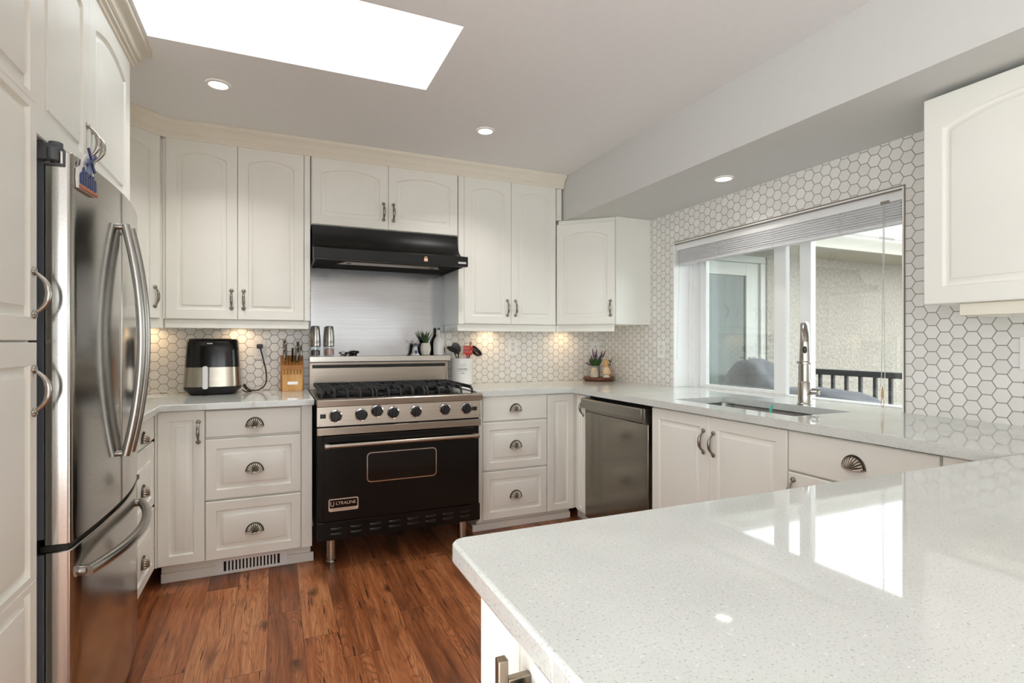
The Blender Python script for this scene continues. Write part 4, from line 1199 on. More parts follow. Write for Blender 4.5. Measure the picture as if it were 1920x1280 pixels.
# covered barbecue
gy = [1.80, 1.83, 1.88, 1.95, 2.02, 2.08, 2.15, 2.25, 2.35, 2.42, 2.48, 2.55, 2.62, 2.70, 2.78, 2.84, 2.88, 2.90]
gz = [0.70, 0.765, 0.800, 0.828, 0.842, 0.846, 0.848, 0.846, 0.842, 0.842, 0.848, 0.915, 1.000, 1.030, 1.015, 0.960, 0.86, 0.74]
L = []
for y, zt_ in zip(gy, gz):
    l = []
    n = 24
    for i in range(n + 1):
        q = -1 + 2 * i / n
        prof_ = 1 - abs(q) ** 5
        wob = 0.012 * math.sin(9 * y + 3.1 * q) + 0.006 * math.sin(31 * y + 7 * q)
        x = 3.02 + q * (0.205 + 0.02 * math.sin(17 * y) * abs(q))
        z = 0.30 + (zt_ - 0.30) * prof_ + wob * prof_
        l.append((x, y, z))
    l += [(l[-1][0] + 0.03, y, -0.02), (l[0][0] - 0.03, y, -0.02)]
    L.append(l)
bb = obj('covered_barbecue', MB().loft(L), 'cover', smooth=50)
tag(bb, 'barbecue under a loose grey cover on the deck', 'barbecue')

# ---------------------------------------------------------------- recessed lights
def downlight(loc, label, energy, r=0.049):
    t = thing('downlight', label, 'ceiling light', loc, 0, 'recessed downlights')
    obj('trim_ring', MB().lathe([(r, -0.0005), (r, -0.004), (r * 0.80, -0.007), (r * 0.76, -0.0045)], 36, cap=False), 'trim_white', t)
    obj('lens', MB().lathe([(r * 0.77, -0.0040), (r * 0.5, -0.0046), (0.0, -0.0048)], 36), 'lamp', t)
    l = lamp('downlight_lamp', 'AREA', (0, 0, -0.012), energy, (1.0, 0.97, 0.93), shape='DISK', size=r * 1.5, spread=R(120))
    l.parent = t
    return t
E_D = 2.6
downlight((-0.230, 2.662, ZC), 'recessed ceiling downlight nearest the fridge, left of the skylight corner', E_D)
downlight((1.023, 2.669, ZC), 'recessed ceiling downlight in front of the hood-side cabinets', E_D)
downlight((2.077, 2.047, 1.967), 'recessed downlight in the grey soffit over the window', E_D * 0.3)
for px, py in ((-0.2, -1.3), (1.0, -1.3)):  # unseen fixtures, added to fill the room with light from behind
    t = downlight((px, py, ZC), 'unseen ceiling downlight added for fill behind the camera, over the %s' % ('open room' if px > 0 else 'passage'), E_D * 2.0)

def puck(loc, label, e):
    t = thing('puck_light', label, 'under-cabinet light', loc, 0, 'warm under-cabinet puck lights')
    obj('housing', MB().lathe([(0.031, 0.0), (0.031, -0.008), (0.026, -0.012)], 24), 'trim_white', t)
    obj('lens', MB().lathe([(0.0255, -0.0122), (0.0, -0.0128)], 24), 'puck', t)
    l = lamp('puck_lamp', 'AREA', (0, 0, -0.016), e, (1.0, 0.66, 0.36), shape='DISK', size=0.045, spread=R(150))
    l.parent = t
E_P = 0.22
puck((-0.640, 3.452, 1.2545), 'warm puck light under the left corner cabinet', E_P)
puck((-0.195, 3.452, 1.2545), 'warm puck light above the air fryer', E_P)
puck((1.360, 3.452, 1.2515), 'warm puck light above the counter right of the crock', E_P)
puck((1.960, 3.440, 1.2535), 'warm puck light under the right corner cabinet', E_P)

# ---------------------------------------------------------------- outlets
def outlet(loc, rz, label):
    t = thing('wall_outlet', label, 'electrical outlet', loc, rz, 'white wall outlets')
    obj('cover_plate', MB().box(-0.036, 0.036, -0.0055, -0.0003, -0.058, 0.058), 'plastic_white', t, bev=0.002)
    rc = obj('receptacle', MB().box(-0.0165, 0.0165, -0.0075, -0.0056, -0.0335, 0.0335), 'ceramic', t, bev=0.001)
    for dz in (0.019, -0.019):
        for dx in (-0.0062, 0.0062):
            obj('slot', MB().box(dx - 0.0013, dx + 0.0013, -0.0079, -0.0074, dz - 0.001, dz + 0.007), 'dark_gap', rc, smooth=0)
        obj('slot', MB().cyl((0, -0.0079, dz - 0.007), (0, -0.0074, dz - 0.007), 0.0023, n=12), 'dark_gap', rc)
    obj('screw', MB().cyl((0, -0.0068, 0.047), (0, -0.0054, 0.047), 0.0028, n=12), 'nickel', t)
    return t
outlet((-0.087, YB, 1.094), 0, 'white wall outlet with a black plug in it, beside the air fryer')
outlet((1.563, YB, 1.103), 0, 'white wall outlet on the tiles right of the utensil crock')
outlet((2.262, YB, 1.082), 0, 'white wall outlet behind the lavender in the corner')
outlet((XR, 2.8285, 1.089), R(-90), 'white wall outlet on the window wall, left of the window')
outlet((XR, 0.936, 1.098), R(-90), 'white wall outlet cut by the right edge of the photo')

# ---------------------------------------------------------------- air fryer
af = thing('air_fryer', 'black air fryer with a steel drawer front on the left counter', 'air fryer', (-0.318, 3.40, 0.8502))
def sec(z, hw, yf, yb, p=0.42, n=56):
    l = []
    for i in range(n):
        a = 2 * PI * i / n
        c, s_ = math.cos(a), math.sin(a)
        x = hw * math.copysign(abs(c) ** p, c)
        y = (yf + yb) / 2 + (yb - yf) / 2 * math.copysign(abs(s_) ** 0.62, s_)
        l.append((x, y, z))
    return l
obj('base', MB().loft([sec(0.0, 0.108, -0.085, 0.085), sec(0.004, 0.112, -0.092, 0.09), sec(0.030, 0.139, -0.108, 0.104), sec(0.044, 0.1395, -0.110, 0.106)]), 'black_plastic', af, smooth=40)
obj('shell', MB().loft([sec(0.0442, 0.1385, -0.1085, 0.106), sec(0.153, 0.133, -0.104, 0.102), sec(0.1535, 0.1335, -0.1055, 0.102), sec(0.24, 0.129, -0.098, 0.098), sec(0.292, 0.126, -0.092, 0.092), sec(0.302, 0.121, -0.085, 0.086), sec(0.306, 0.108, -0.07, 0.07)]), 'black_gloss', af, smooth=40)
b = MB()
for off, cap in ((0.0, 0),):
    L = []
    for z, hw, yf in ((0.046, 0.1395, -0.1115), (0.10, 0.137, -0.109), (0.151, 0.1345, -0.1065)):
        full = sec(z, hw, yf, 0.104)
        n = len(full)
        front = [p for p in full if p[1] < -0.028]
        front.sort(key=lambda p: p[0])
        L.append([(p[0], p[1], p[2]) for p in front] + [(p[0] * 0.985, p[1] + 0.004, p[2]) for p in front[::-1]])
    b.loft(L)
dw_ = obj('basket_drawer', b, brushed('air_fryer_steel', sl(176, 168, 154), 0.25, 'x', 0.06), af, smooth=40)
b = MB().loft([[(x, -0.118, z) for x, z in rrect(-0.038, -0.010, 0.036, 0.160, 0.010, 5)], [(x, -0.150, z) for x, z in rrect(-0.038, -0.010, 0.036, 0.160, 0.010, 5)]])
h = obj('drawer_handle', b, 'black_plastic', dw_, bev=0.001)
obj('handle_face', MB().loft([[(x, -0.1502, z) for x, z in rrect(-0.0365, -0.0115, 0.0375, 0.1585, 0.009, 5)], [(x, -0.1535, z) for x, z in rrect(-0.0365, -0.0115, 0.0375, 0.1585, 0.009, 5)]]), 'silver_print', h)
obj('handle_stem', MB().box(-0.036, -0.012, -0.118, -0.102, 0.06, 0.15), 'black_plastic', h)
b = MB()
for i, z in enumerate((0.286, 0.266, 0.249, 0.228, 0.210, 0.182, 0.170)):
    wv = 0.006 + 0.003 * (i % 3)
    yy = -0.0915 - (0.30 - z) * 0.105
    b.box(0.088 - wv, 0.088 + wv * 0.6, yy + 0.010, yy + 0.0255, z - 0.003, z + 0.003)
obj('touch_icons', b, 'silver_print', af, smooth=0)
b = MB()
for i in range(5):
    b.box(-0.020 + i * 0.0052, -0.0165 + i * 0.0052, -0.0967, -0.085, 0.2765, 0.2825 - 0.0012 * (i % 2))
obj('logo_print', b, 'silver_print', af, smooth=0)
cd = thing('power_cord', 'black power cord from the air fryer to the wall plug', 'cord', (-0.10, 3.44, 0.8505))
objw('plug', MB().box(-0.103, -0.071, 3.494, 3.5222, 1.099, 1.125), 'black_plastic', cd, bev=0.004)
def smooth_path(P, k=8):
    out = []
    n = len(P)
    V = [Vector(p) for p in P]
    for i in range(n - 1):
        p0, p1, p2, p3 = V[max(i - 1, 0)], V[i], V[i + 1], V[min(i + 2, n - 1)]
        for j in range(k):
            t_ = j / k
            out.append(0.5 * ((2 * p1) + (-p0 + p2) * t_ + (2 * p0 - 5 * p1 + 4 * p2 - p3) * t_ ** 2 + (-p0 + 3 * p1 - 3 * p2 + p3) * t_ ** 3))
    out.append(V[-1])
    return out
objw('cable', MB().tube(smooth_path([(-0.087, 3.493, 1.110), (-0.081, 3.482, 1.092), (-0.066, 3.476, 1.03), (-0.052, 3.474, 0.96), (-0.054, 3.470, 0.895), (-0.085, 3.455, 0.861), (-0.125, 3.440, 0.858), (-0.150, 3.44, 0.872), (-0.165, 3.45, 0.892), (-0.168, 3.445, 0.884), (-0.150, 3.425, 0.862), (-0.128, 3.41, 0.8545), (-0.138, 3.395, 0.8545), (-0.155, 3.392, 0.8550), (-0.1735, 3.40, 0.866)]), 0.0036, 10), 'black_plastic', cd)
cw = obj('charging_cable', MB().tube(smooth_path([(-0.72, 3.40, 0.853), (-0.66, 3.36, 0.853), (-0.60, 3.36, 0.853), (-0.545, 3.39, 0.853), (-0.520, 3.44, 0.853), (-0.545, 3.475, 0.860), (-0.60, 3.47, 0.866), (-0.66, 3.44, 0.858), (-0.73, 3.43, 0.853)]), 0.0024, 8), 'plastic_white')
tag(cw, 'thin white cable looped on the counter left of the air fryer', 'cable')

# ---------------------------------------------------------------- knife block
kb = thing('knife_block', 'maple knife block on the counter left of the range', 'knife block', (0.088, 3.45, 0.8502))
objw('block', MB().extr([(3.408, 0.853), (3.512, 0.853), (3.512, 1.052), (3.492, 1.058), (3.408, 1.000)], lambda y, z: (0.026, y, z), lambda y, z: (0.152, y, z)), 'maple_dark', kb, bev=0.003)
objw('steak_step', MB().extr([(3.380, 0.8502), (3.4075, 0.8502), (3.4075, 0.972), (3.380, 0.948)], lambda y, z: (0.034, y, z), lambda y, z: (0.145, y, z)), 'maple', kb, bev=0.002)
for i in range(6):
    x = 0.046 + i * 0.0175
    objw('slot', MB().extr([(3.3796, 0.9475), (3.3796, 0.9505), (3.4075, 0.9750), (3.4075, 0.9722)], lambda y, z: (x - 0.001, y, z), lambda y, z: (x + 0.001, y, z)), 'dark_gap', kb, smooth=0)
for i in range(5):
    x = 0.050 + i * 0.0185
    objw('slot', MB().extr([(3.4085, 1.0008), (3.4085, 1.0022), (3.488, 1.0575), (3.488, 1.0560)], lambda y, z: (x - 0.0011, y, z), lambda y, z: (x + 0.0011, y, z)), 'dark_gap', kb, smooth=0)
objw('name_plate', MB().box(0.062, 0.118, 3.3785, 3.3799, 0.889, 0.906), 'silver_print', kb, bev=0.0008)
def knife(x, y, L, label, mt='nickel', lean=0.30, cap='chrome', w=0.0095):
    z0_ = 1.000 + (y - 3.408) * 0.69 + 0.004
    t = thing('kitchen_knife', label, 'knife', (x, y, z0_), 0, 'knives in the block')
    d = Vector((0, -lean, 1)).normalized()
    sd = Vector((0, -1, -lean)).normalized()
    P, Rr = [], []
    for i in range(11):
        q = i / 10
        p = d * (L * q) + sd * (0.004 * math.sin(q * PI * 2.0))
        P.append(tuple(p)); Rr.append(w * (1.0 + 0.22 * math.sin(q * PI) - 0.18 * (1 - q)))
    obj('handle', MB().tube(P, Rr, 14, 0.72), mt, t)
    pe = Vector(P[-1])
    obj('end_cap', MB().tube([tuple(pe + d * 0.0003), tuple(pe + d * 0.006), tuple(pe + d * 0.008)], [w * 0.86, w * 0.9, w * 0.55], 14, 0.72), cap, t)
    obj('bolster', MB().tube([tuple(-d * 0.0075), tuple(-d * 0.0004)], [w * 0.66, w * 0.82], 12, 0.6), cap, t)
    return t
knife(0.046, 3.428, 0.078, 'front steel-handled knife of the left bunch in the block')
knife(0.053, 3.455, 0.090, 'middle steel-handled knife of the left bunch in the block')
knife(0.047, 3.482, 0.096, 'tallest steel-handled knife at the back left of the block')
knife(0.091, 3.440, 0.070, 'slim black-handled sharpening tool in the middle of the block', 'black_plastic', 0.25, 'black_plastic', 0.0062)
knife(0.116, 3.432, 0.085, 'broad steel-handled knife in the right half of the block', w=0.0112)
knife(0.121, 3.476, 0.088, 'steel-handled knife behind the broad one, right half of the block')
knife(0.137, 3.440, 0.086, 'curved steel-handled shears handle at the right edge of the block', lean=0.22, w=0.0085)

# ---------------------------------------------------------------- things on the range shelf (top z = 1.05)
ZS = 1.0502
def mill(x, label, fill):
    t = thing('pepper_mill' if fill == 'pepper' else 'salt_mill', label, 'grinder', (x, 3.472, ZS), 0, 'steel grinders on the range shelf')
    obj('jar', MB().lathe([(0.0225, 0.0), (0.0275, 0.003), (0.0285, 0.058), (0.0265, 0.058), (0.0255, 0.006), (0.0, 0.005)], 28, cap=False), 'clear', t)
    obj('contents', MB().lathe([(0.0, 0.0065), (0.0245, 0.0065), (0.0252, 0.034 if fill == 'pepper' else 0.044), (0.014, 0.040 if fill == 'pepper' else 0.047), (0.0, 0.036 if fill == 'pepper' else 0.048)], 24, cap=False), fill, t)
    obj('grinder_top', MB().lathe([(0.0290, 0.0585), (0.0302, 0.064), (0.0300, 0.078), (0.0295, 0.080), (0.0300, 0.082), (0.0290, 0.115), (0.0255, 0.160), (0.0238, 0.176), (0.0215, 0.1835), (0.016, 0.186), (0.0, 0.1862)], 32), 'steel_bar', t)
    return t
mill(0.222, 'steel grinder with dark peppercorns, left end of the range shelf', 'pepper')
mill(0.303, 'steel grinder with pink salt, second on the range shelf', 'pink_salt')
def cow(x, label, mt, s_, rz):
    t = thing('cow_figurine', label, 'figurine', (x, 3.466, ZS), rz, 'cow figurines on the range shelf')
    b = MB().ell((0, 0, 0.019 * s_), (0.022 * s_, 0.012 * s_, 0.0125 * s_), 18, 12)
    for lx in (-0.013, 0.013):
        for ly in (-0.006, 0.006):
            b.cyl((lx * s_, ly * s_, 0.0), (lx * s_, ly * s_, 0.012 * s_), 0.0042 * s_, n=10)
    b.ell((-0.023 * s_, 0, 0.022 * s_), (0.009 * s_, 0.008 * s_, 0.008 * s_), 14, 10)
    obj('body', b, mt, t)
    e_ = MB().ell((-0.0215 * s_, -0.0085 * s_, 0.0285 * s_), (0.003 * s_, 0.005 * s_, 0.0022 * s_), 10, 6).ell((-0.0215 * s_, 0.0085 * s_, 0.0285 * s_), (0.003 * s_, 0.005 * s_, 0.0022 * s_), 10, 6)
    obj('ears', e_, mt, t)
    return t
cow(0.398, 'small black and white patched figurine on the range shelf', 'cow', 0.92, 0.3)
cow(0.447, 'small all-black figurine on the range shelf', 'black_gloss', 1.08, 2.7)

wm = thing('windmill_figurine', 'blue and white ceramic windmill on the range shelf', 'figurine', (0.838, 3.472, ZS))
obj('base', MB().lathe([(0.031, 0.0), (0.031, 0.006), (0.027, 0.010), (0.0, 0.010)], 8), 'ceramic', wm, smooth=0)
obj('tower', MB().lathe([(0.0235, 0.0102), (0.0215, 0.020), (0.0145, 0.056), (0.0165, 0.058), (0.0165, 0.061), (0.0, 0.061)], 8), 'ceramic', wm, smooth=0)
obj('cap', MB().lathe([(0.0145, 0.0612), (0.0135, 0.070), (0.008, 0.079), (0.0, 0.0815)], 20), 'delft_grey', wm)
obj('door', MB().box(-0.0055, 0.0055, -0.0262, -0.0150, 0.0105, 0.035), 'delft_blue', wm, smooth=0)
for dx in (-0.0125, 0.0125):
    obj('window', MB().box(dx - 0.003, dx + 0.003, -0.0202, -0.012, 0.019, 0.026), 'delft_blue', wm, smooth=0)
b = MB()
for k in range(4):
    a = PI / 4 + 0.06 + k * PI / 2
    c, s_ = math.cos(a), math.sin(a)
    def rt(q): return [(x * c - z * s_, z * c + x * s_ + 0.074) for x, z in q]
    for q in ([(0.004, -0.0009), (0.043, -0.0009), (0.043, 0.0009), (0.004, 0.0009)], [(0.010, 0.0062), (0.043, 0.0066), (0.043, 0.0078), (0.010, 0.0074)],
              [(0.010, 0.0), (0.0115, 0.0), (0.0115, 0.007), (0.010, 0.007)], [(0.0415, 0.0), (0.043, 0.0), (0.043, 0.007), (0.0415, 0.007)], [(0.026, 0.0), (0.0275, 0.0), (0.0275, 0.007), (0.026, 0.007)]):
        p = rt(q)
        b.loft([[(x, -0.0205, z) for x, z in p], [(x, -0.0185, z) for x, z in p]])
sl_ = obj('sails', b, 'delft_blue', wm, smooth=0)
obj('hub', MB().cyl((0, -0.0215, 0.074), (0, -0.010, 0.074), 0.006, n=14), 'delft_blue', sl_)

ap = thing('potted_aloe', 'small aloe in a white faceted pot on the range shelf', 'potted plant', (0.909, 3.474, ZS))
obj('pot', MB().lathe([(0.020, 0.0), (0.027, 0.004), (0.0355, 0.034), (0.0345, 0.058), (0.0265, 0.081), (0.0235, 0.080), (0.0, 0.074)], 8), 'ceramic_matte', ap, smooth=0)
random.seed(3)
for k in range(13):
    a = k * 2.4
    lean = 0.10 + 0.62 * ((k * 7) % 13) / 13
    Ln = 0.075 + 0.025 * ((k * 5) % 7) / 7
    P, Rr = [], []
    for i in range(8):
        q = i / 7
        o_ = lean * q ** 1.25 * Ln
        P.append((math.cos(a) * (0.007 + o_), math.sin(a) * (0.007 + o_), 0.0755 + Ln * q * math.cos(lean * 0.7)))
        Rr.append(0.0052 * (1 - q) ** 0.7 + 0.0004)
    obj('leaf', MB().tube(P, Rr, 8, 0.55), 'aloe', ap)

bo = thing('stoneware_bottle', 'white stoneware bottle with a dark stopper on the range shelf', 'bottle', (0.998, 3.474, ZS))
obj('body', MB().lathe([(0.032, 0.0), (0.0355, 0.003), (0.0360, 0.070), (0.0350, 0.088), (0.028, 0.108), (0.016, 0.128), (0.0112, 0.140), (0.0108, 0.160), (0.0128, 0.163), (0.0128, 0.168), (0.0, 0.168)], 36), 'ceramic', bo)
obj('stopper', MB().lathe([(0.0098, 0.1682), (0.0102, 0.180), (0.0085, 0.1825), (0.0, 0.183)], 20), 'ink', bo)

# ---------------------------------------------------------------- utensil crock
CX, CY, CR = 1.150, 3.440, 0.0735
cr = thing('utensil_crock', 'white ribbed ceramic utensil crock on the counter right of the range', 'crock', (CX, CY, 0.8502))
prof = [(0.066, 0.0), (0.0725, 0.004)]
for i in range(25):
    z = 0.008 + i * 0.0066
    prof.append((CR - 0.0010 * (i % 2), z))
prof += [(0.0725, 0.170), (0.0730, 0.176), (0.0715, 0.179), (0.0675, 0.178), (0.0665, 0.172), (0.0650, 0.020), (0.0, 0.016)]
obj('body', MB().lathe(prof, 56, cap=False), 'ceramic', cr, smooth=60)
def wrap(o, ang, rad, z):
    me = o.data
    for v in me.vertices:
        a = ang + v.co.x * o.scale.x / rad
        zz = v.co.y + z
        rr = rad + v.co.z
        v.co = (rr * math.cos(a), rr * math.sin(a), zz)
    o.scale = (1, 1, 1); o.location = (0, 0, 0); o.rotation_euler = (0, 0, 0)
AC = math.atan2(-CY, -CX) + 0.07
o = text_mesh('lettering', 'UTENSILS', 0.0155, 'ink', cr, (0, 0, 0), (0, 0, 0), 0.0004); wrap(o, AC, CR + 0.0003, 0.108)
o = text_mesh('lettering', 'HOME', 0.0080, 'ink', cr, (0, 0, 0), (0, 0, 0), 0.0004)
bpy.data.objects.remove(o)
def crock_line(pts, r_=0.0007, name='print_line'):
    P = [((CR + 0.0002) * math.cos(AC + x / CR), (CR + 0.0002) * math.sin(AC + x / CR), z) for x, z in pts]
    return obj(name, MB().tube(P, r_, 6), 'ink', cr)
crock_line([(0.026 * math.cos(PI * i / 20), 0.122 + 0.018 * math.sin(PI * i / 20)) for i in range(3, 18)])
crock_line([(0.010 * math.cos(PI * i / 8), 0.124 + 0.005 * math.sin(PI * i / 8)) for i in range(9)], 0.0009)
crock_line([(-0.030 + 0.006 * i, 0.0945) for i in range(11)], 0.0006)
crock_line([(-0.012 + 0.004 * i, 0.0815) for i in range(7)], 0.0016)

def utensil(name, label, mt, base, tip, head, r_=0.0042, cat='utensil'):
    """handle from inside the crock to its tip, then a head piece built at the tip"""
    t = thing(name, label, cat, base, 0, 'utensils in the crock')
    b0 = Vector(base)
    P = [tuple(Vector(base).lerp(Vector(tip), i / 8) - b0) for i in range(9)]
    obj('handle', MB().tube(P, [r_ * (0.85 + 0.15 * math.sin(i)) for i in range(9)], 12), mt, t)
    if head:
        hb = head(Vector(tip) - b0, (Vector(tip) - b0).normalized())
        obj('head', hb, mt, t, smooth=50)
    return t
def frame_of(d, face=Vector((-0.32, -0.95, 0.0))):
    z = d.normalized()
    y = (face - z * face.dot(z)).normalized()
    x = y.cross(z).normalized()
    return Matrix((x, -y, z)).transposed()           # columns: across, away from viewer, along
def spoon_head(L, w, dep, tilt=0.0):
    def f(tip, d):
        m = frame_of(d)
        if tilt: m = m @ Matrix.Rotation(tilt, 3, 'Y')
        b = MB()
        Lp = []
        n = 20
        for j in range(17):
            q = 0.5 - 0.5 * math.cos(PI * j / 16)
            ww = max(w * math.sqrt(max(0.0, 1 - (2 * q - 1) ** 2)), 0.0045 if j == 0 else 0.0008)
            l = []
            for i in range(n):
                a = 2 * PI * i / n
                yy = 0.0022 * math.sin(a) + dep * (math.cos(a) ** 2) * -0.6 * math.sin(PI * q) + dep * math.sin(PI * q) * 0.6
                p = m @ Vector((ww * math.cos(a), yy, L * q - 0.004)) + tip
                l.append(tuple(p))
            Lp.append(l)
        return b.loft(Lp)
    return f
def slotted_head(L, w):
    def f(tip, d):
        m = frame_of(d)
        b = MB()
        nb = 6
        for k in range(nb):
            xs = -w + 2 * w * (k + 0.5) / nb
            bw_ = w / nb * 0.66
            top_ = L * (1 - 0.16 * (xs / w) ** 2)
            q = [(-bw_, 0.25 * L * 0.6), (bw_, 0.25 * L * 0.6), (bw_, top_), (-bw_, top_)]
            b.loft([[tuple(m @ Vector((xs + x, -0.0012, z)) + tip) for x, z in q], [tuple(m @ Vector((xs + x, 0.0012, z)) + tip) for x, z in q]])
        for q in ([(-0.005, -0.004), (0.005, -0.004), (w, 0.30 * L), (-w, 0.30 * L)], [(-w, 0.58 * L), (w, 0.58 * L), (w, 0.64 * L), (-w, 0.64 * L)], [(-w, 0.86 * L), (w, 0.86 * L), (w * 0.8, L), (-w * 0.8, L)]):
            b.loft([[tuple(m @ Vector((x, -0.0015, z)) + tip) for x, z in q], [tuple(m @ Vector((x, 0.0015, z)) + tip) for x, z in q]])
        return b
    return f
def ladle_head(r_):
    def f(tip, d):
        b = MB()
        ax = Vector((0.50, -0.55, 0.67)).normalized()
        m = frame_of(ax, Vector((-0.3, -0.9, 0.2)))
        c = tip + Vector((0.042, -0.006, 0.014))
        L = []
        for sgn, rr in ((1, r_), (-1, r_ * 0.94)):
            rng = range(0, 10) if sgn > 0 else range(9, -1, -1)
            for j in rng:
                t_ = PI / 2 * j / 9
                rad = max(rr * math.sin(t_), 0.0006)
                L.append([tuple(m @ Vector((rad * math.cos(2 * PI * i / 24), rad * math.sin(2 * PI * i / 24), -rr * math.cos(t_) * 0.72)) + c) for i in range(24)])
        return b.loft(L)
    return f
ZB = 0.874
utensil('slotted_spoon', 'black slotted spoon lying out to the left of the crock', 'black_plastic', (CX + 0.020, CY - 0.020, ZB), (CX - 0.066, CY - 0.022, 1.082), None)
_ss = C.objects[-1] if False else None
utensil('serving_spoon', 'black oval serving spoon standing upright in the crock', 'black_plastic', (CX - 0.016, CY - 0.02, ZB), (CX - 0.020, CY + 0.022, 1.062), spoon_head(0.082, 0.030, 0.010, 0.28))
utensil('slotted_turner', 'red slotted turner in the crock', 'red', (CX + 0.010, CY - 0.010, ZB), (CX + 0.026, CY - 0.036, 1.046), slotted_head(0.066, 0.0330))
utensil('wooden_spoon', 'brown wooden spoon handle behind the red turner in the crock', 'spoon_wood', (CX + 0.005, CY + 0.028, ZB), (CX + 0.080, CY + 0.040, 1.138), None, 0.0062)
utensil('ladle', 'black ladle leaning right out of the crock', 'black_plastic', (CX - 0.020, CY, ZB), (CX + 0.068, CY + 0.012, 1.066), ladle_head(0.046))
# head of the black slotted spoon: a flat disc turned towards the room
for o in C.objects:
    if o.name == 'slotted_spoon':
        b = MB()
        m = frame_of(Vector((-0.75, 0.1, 0.30)), Vector((0.10, -0.55, 0.85)))
        c = Vector((-0.086 - 0.008, -0.002 - 0.004, 0.208 + 0.006))
        for k in range(5):
            xs = -0.022 + 0.011 * k
            hl = 0.036 * math.sqrt(max(0.05, 1 - (xs / 0.029) ** 2))
            q = [(xs - 0.0038, -hl), (xs + 0.0038, -hl), (xs + 0.0038, hl), (xs - 0.0038, hl)]
            b.loft([[tuple(m @ Vector((x, -0.0014, z)) + c) for x, z in q], [tuple(m @ Vector((x, 0.0014, z)) + c) for x, z in q]])
        ringp = [tuple(m @ Vector((0.028 * math.cos(2 * PI * i / 28), 0, 0.038 * math.sin(2 * PI * i / 28))) + c) for i in range(29)]
        b.tube(ringp, 0.0034, 8)
        q = [(-0.028, -0.006), (0.028, -0.006), (0.028, 0.006), (-0.028, 0.006)]
        b.loft([[tuple(m @ Vector((x, -0.0016, z)) + c) for x, z in q], [tuple(m @ Vector((x, 0.0016, z)) + c) for x, z in q]])
        obj('head', b, 'black_plastic', o)
        break

# ---------------------------------------------------------------- board with lavender and ornaments in the corner
BX, BY = 2.203, 3.388
bo_ = obj('serving_board', MB().lathe([(0.0, 0.0), (0.098, 0.0), (0.112, 0.008), (0.1165, 0.016), (0.114, 0.025), (0.108, 0.028), (0.0, 0.028)], 48, cap=False), 'walnut', None, (BX, BY, 0.8502))
tag(bo_, 'round dark wooden board on the counter in the right corner', 'serving board')
ZBD = 0.8502 + 0.0282
iv = obj('striped_vase', MB().lathe([(0.020, 0.0), (0.0265, 0.004), (0.0285, 0.022), (0.0255, 0.048), (0.0205, 0.066), (0.0185, 0.072), (0.0160, 0.071), (0.0, 0.060)], 28), 'stone_pot', None, (2.136, 3.340, ZBD))
tag(iv, 'small striped ivory vase at the left of the round board', 'vase')
lv = thing('potted_lavender', 'purple lavender in a grey pot on the round board', 'potted plant', (2.190, 3.408, ZBD))
obj('pot', MB().lathe([(0.027, 0.0), (0.030, 0.003), (0.0345, 0.078), (0.0345, 0.083), (0.031, 0.083), (0.030, 0.074), (0.0, 0.074)], 28), 'grey_pot', lv)
random.seed(11)
b = MB()
for k in range(110):
    a = random.uniform(0, 2 * PI); q = random.uniform(0.2, 1.0)
    L_ = random.uniform(0.030, 0.072)
    x0_, y0_ = 0.026 * math.sqrt(random.random()) * math.cos(a), 0.026 * math.sqrt(random.random()) * math.sin(a)
    x1_, y1_ = x0_ + 0.036 * q * math.cos(a), y0_ + 0.036 * q * math.sin(a)
    b.tube([(x0_, y0_, 0.076), ((x0_ + x1_) / 2, (y0_ + y1_) / 2, 0.076 + L_ * 0.6), (x1_, y1_, 0.076 + L_)], [0.0018, 0.0032, 0.0004], 6, 0.5)
o = obj('foliage', b, 'leaf', lv); o['kind'] = 'stuff'
for dx, dy, hz, ln in ((-0.032, -0.006, 0.205, 0.055), (-0.014, -0.012, 0.185, 0.055), (0.006, -0.004, 0.200, 0.050), (0.0, 0.008, 0.180, 0.045), (0.050, -0.012, 0.190, 0.060), (0.078, -0.010, 0.190, 0.045), (0.058, 0.004, 0.165, 0.045), (-0.108, -0.040, 0.105, 0.050), (-0.040, 0.004, 0.160, 0.045), (0.026, -0.016, 0.150, 0.04)):
    p1 = Vector((dx, dy, hz)); p0 = Vector((dx * 0.25, dy * 0.4, 0.080))
    d = (p1 - p0).normalized()
    s_ = p1 - d * ln
    stem_ = obj('flower_stem', MB().tube([tuple(p0), tuple(p0.lerp(s_, 0.5) + Vector((0, 0, 0.004))), tuple(s_)], 0.0011, 6), 'leaf', lv)
    bb_ = MB()
    for j in range(7):
        q = j / 6
        c = s_.lerp(p1, q)
        rr = 0.0074 * (1 - 0.6 * q)
        bb_.ell(tuple(c), (rr, rr, 0.0055), 8, 6)
    obj('bloom', bb_, 'lavender', stem_)
tf = thing('turned_ornament', 'wood and ivory turned ornament at the front of the round board', 'ornament', (2.224, 3.318, ZBD))
obj('foot', MB().lathe([(0.0255, 0.0), (0.026, 0.003), (0.0175, 0.016), (0.0175, 0.020), (0.0, 0.020)], 28), 'ceramic_matte', tf)
b = MB()
L = []
for r_, z in ((0.018, 0.0202), (0.0295, 0.026), (0.0290, 0.034), (0.0225, 0.056), (0.0165, 0.072), (0.014, 0.076)):
    L.append([(r_ * (1 + 0.035 * math.cos(18 * 2 * PI * i / 108)) * math.cos(2 * PI * i / 108), r_ * (1 + 0.035 * math.cos(18 * 2 * PI * i / 108)) * math.sin(2 * PI * i / 108), z) for i in range(108)])
obj('ribbed_skirt', b.loft(L), speckle('peach_ribbed', sl(232, 204, 172), 0.5, 0.05, 40), tf)
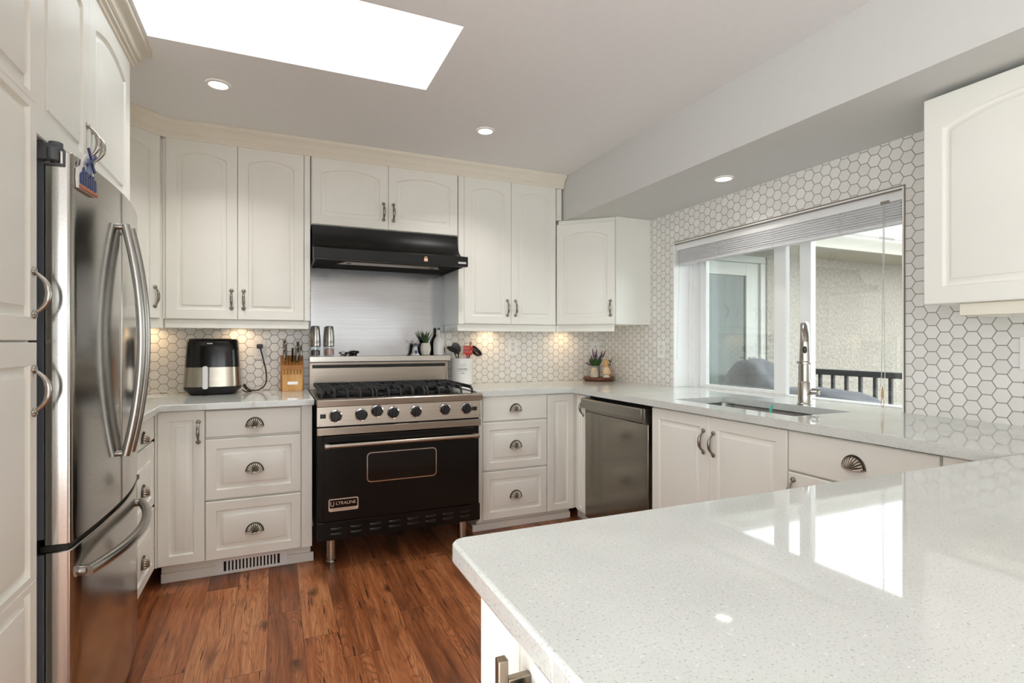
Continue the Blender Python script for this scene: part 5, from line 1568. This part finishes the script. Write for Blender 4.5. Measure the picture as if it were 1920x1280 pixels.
obj('wooden_top', MB().lathe([(0.0145, 0.0762), (0.0160, 0.080), (0.0150, 0.084), (0.0162, 0.088), (0.0160, 0.112), (0.0135, 0.118), (0.0075, 0.1285), (0.0075, 0.133), (0.0, 0.134)], 28), 'tan_wood', tf)
sv = thing('bud_vase', 'small tan bud vase with a green sprig behind the turned ornament', 'vase', (2.278, 3.372, ZBD))
obj('body', MB().lathe([(0.014, 0.0), (0.0225, 0.006), (0.0270, 0.026), (0.0240, 0.046), (0.0130, 0.062), (0.0105, 0.068), (0.0, 0.066)], 26), 'tan_wood', sv)
obj('sprig_stem', MB().tube([(0, 0, 0.060), (0.008, -0.004, 0.085), (0.020, -0.008, 0.125)], 0.0013, 6), 'leaf', sv)
for k in range(7):
    q = 0.25 + 0.75 * k / 6
    c = Vector((0.020 * q, -0.008 * q, 0.064 + 0.062 * q))
    a = k * 2.2
    d = Vector((0.6 * math.cos(a), 0.5 * math.sin(a), 0.6)).normalized()
    P = [tuple(c + d * 0.022 * t_ / 5) for t_ in range(6)]
    obj('leaf', MB().tube(P, [0.0008, 0.0038, 0.0055, 0.005, 0.003, 0.0004], 8, 0.25), 'leaf', sv)

# ---------------------------------------------------------------- things in the sink
gl = obj('drinking_glass', MB().lathe([(0.0, 0.0), (0.027, 0.0), (0.029, 0.004), (0.0345, 0.176), (0.0330, 0.176), (0.0275, 0.010), (0.0, 0.009)], 32, cap=False), 'clear', None, (2.085, 2.035, 0.6575))
tag(gl, 'clear drinking glass standing in the large sink bowl', 'glass')
br = thing('dish_brush', 'teal dish brush handle sticking up in the sink', 'brush', (1.985, 1.70, 0.659))
obj('handle', MB().tube([(0, 0.02, 0.020), (0.002, 0.006, 0.10), (0.004, -0.012, 0.188), (0.004, -0.016, 0.205)], [0.006, 0.006, 0.0075, 0.005], 12, 0.6), 'teal', br)
obj('head', MB().ell((0, 0.024, 0.012), (0.022, 0.030, 0.011), 20, 10), 'teal', br)

# floor register under the left drawers
fr_ = thing('floor_register', 'white louvred vent grille in the toe kick below the left drawers', 'vent grille', (-0.107, 2.9645, 0.0))
b = MB()
gx0, gx1, gz0, gz1 = -0.160, 0.160, 0.003, 0.078
b.box(gx0, gx1, -0.004, 0.0, gz0, gz0 + 0.013).box(gx0, gx1, -0.004, 0.0, gz1 - 0.013, gz1)
b.box(gx0, gx0 + 0.034, -0.004, 0.0, gz0 + 0.013, gz1 - 0.013).box(gx1 - 0.034, gx1, -0.004, 0.0, gz0 + 0.013, gz1 - 0.013)
n = 16
w0 = (gx1 - gx0 - 0.068) / n
for i in range(n - 1):
    x = gx0 + 0.034 + w0 * (i + 1)
    b.box(x - w0 * 0.26, x + w0 * 0.26, -0.004, 0.0, gz0 + 0.013, gz1 - 0.013)
obj('face', b, 'plastic_white', fr_, smooth=0)
obj('backing', MB().box(gx0 + 0.03, gx1 - 0.03, 0.0003, 0.002, gz0 + 0.01, gz1 - 0.01), 'dark_gap', fr_, smooth=0)
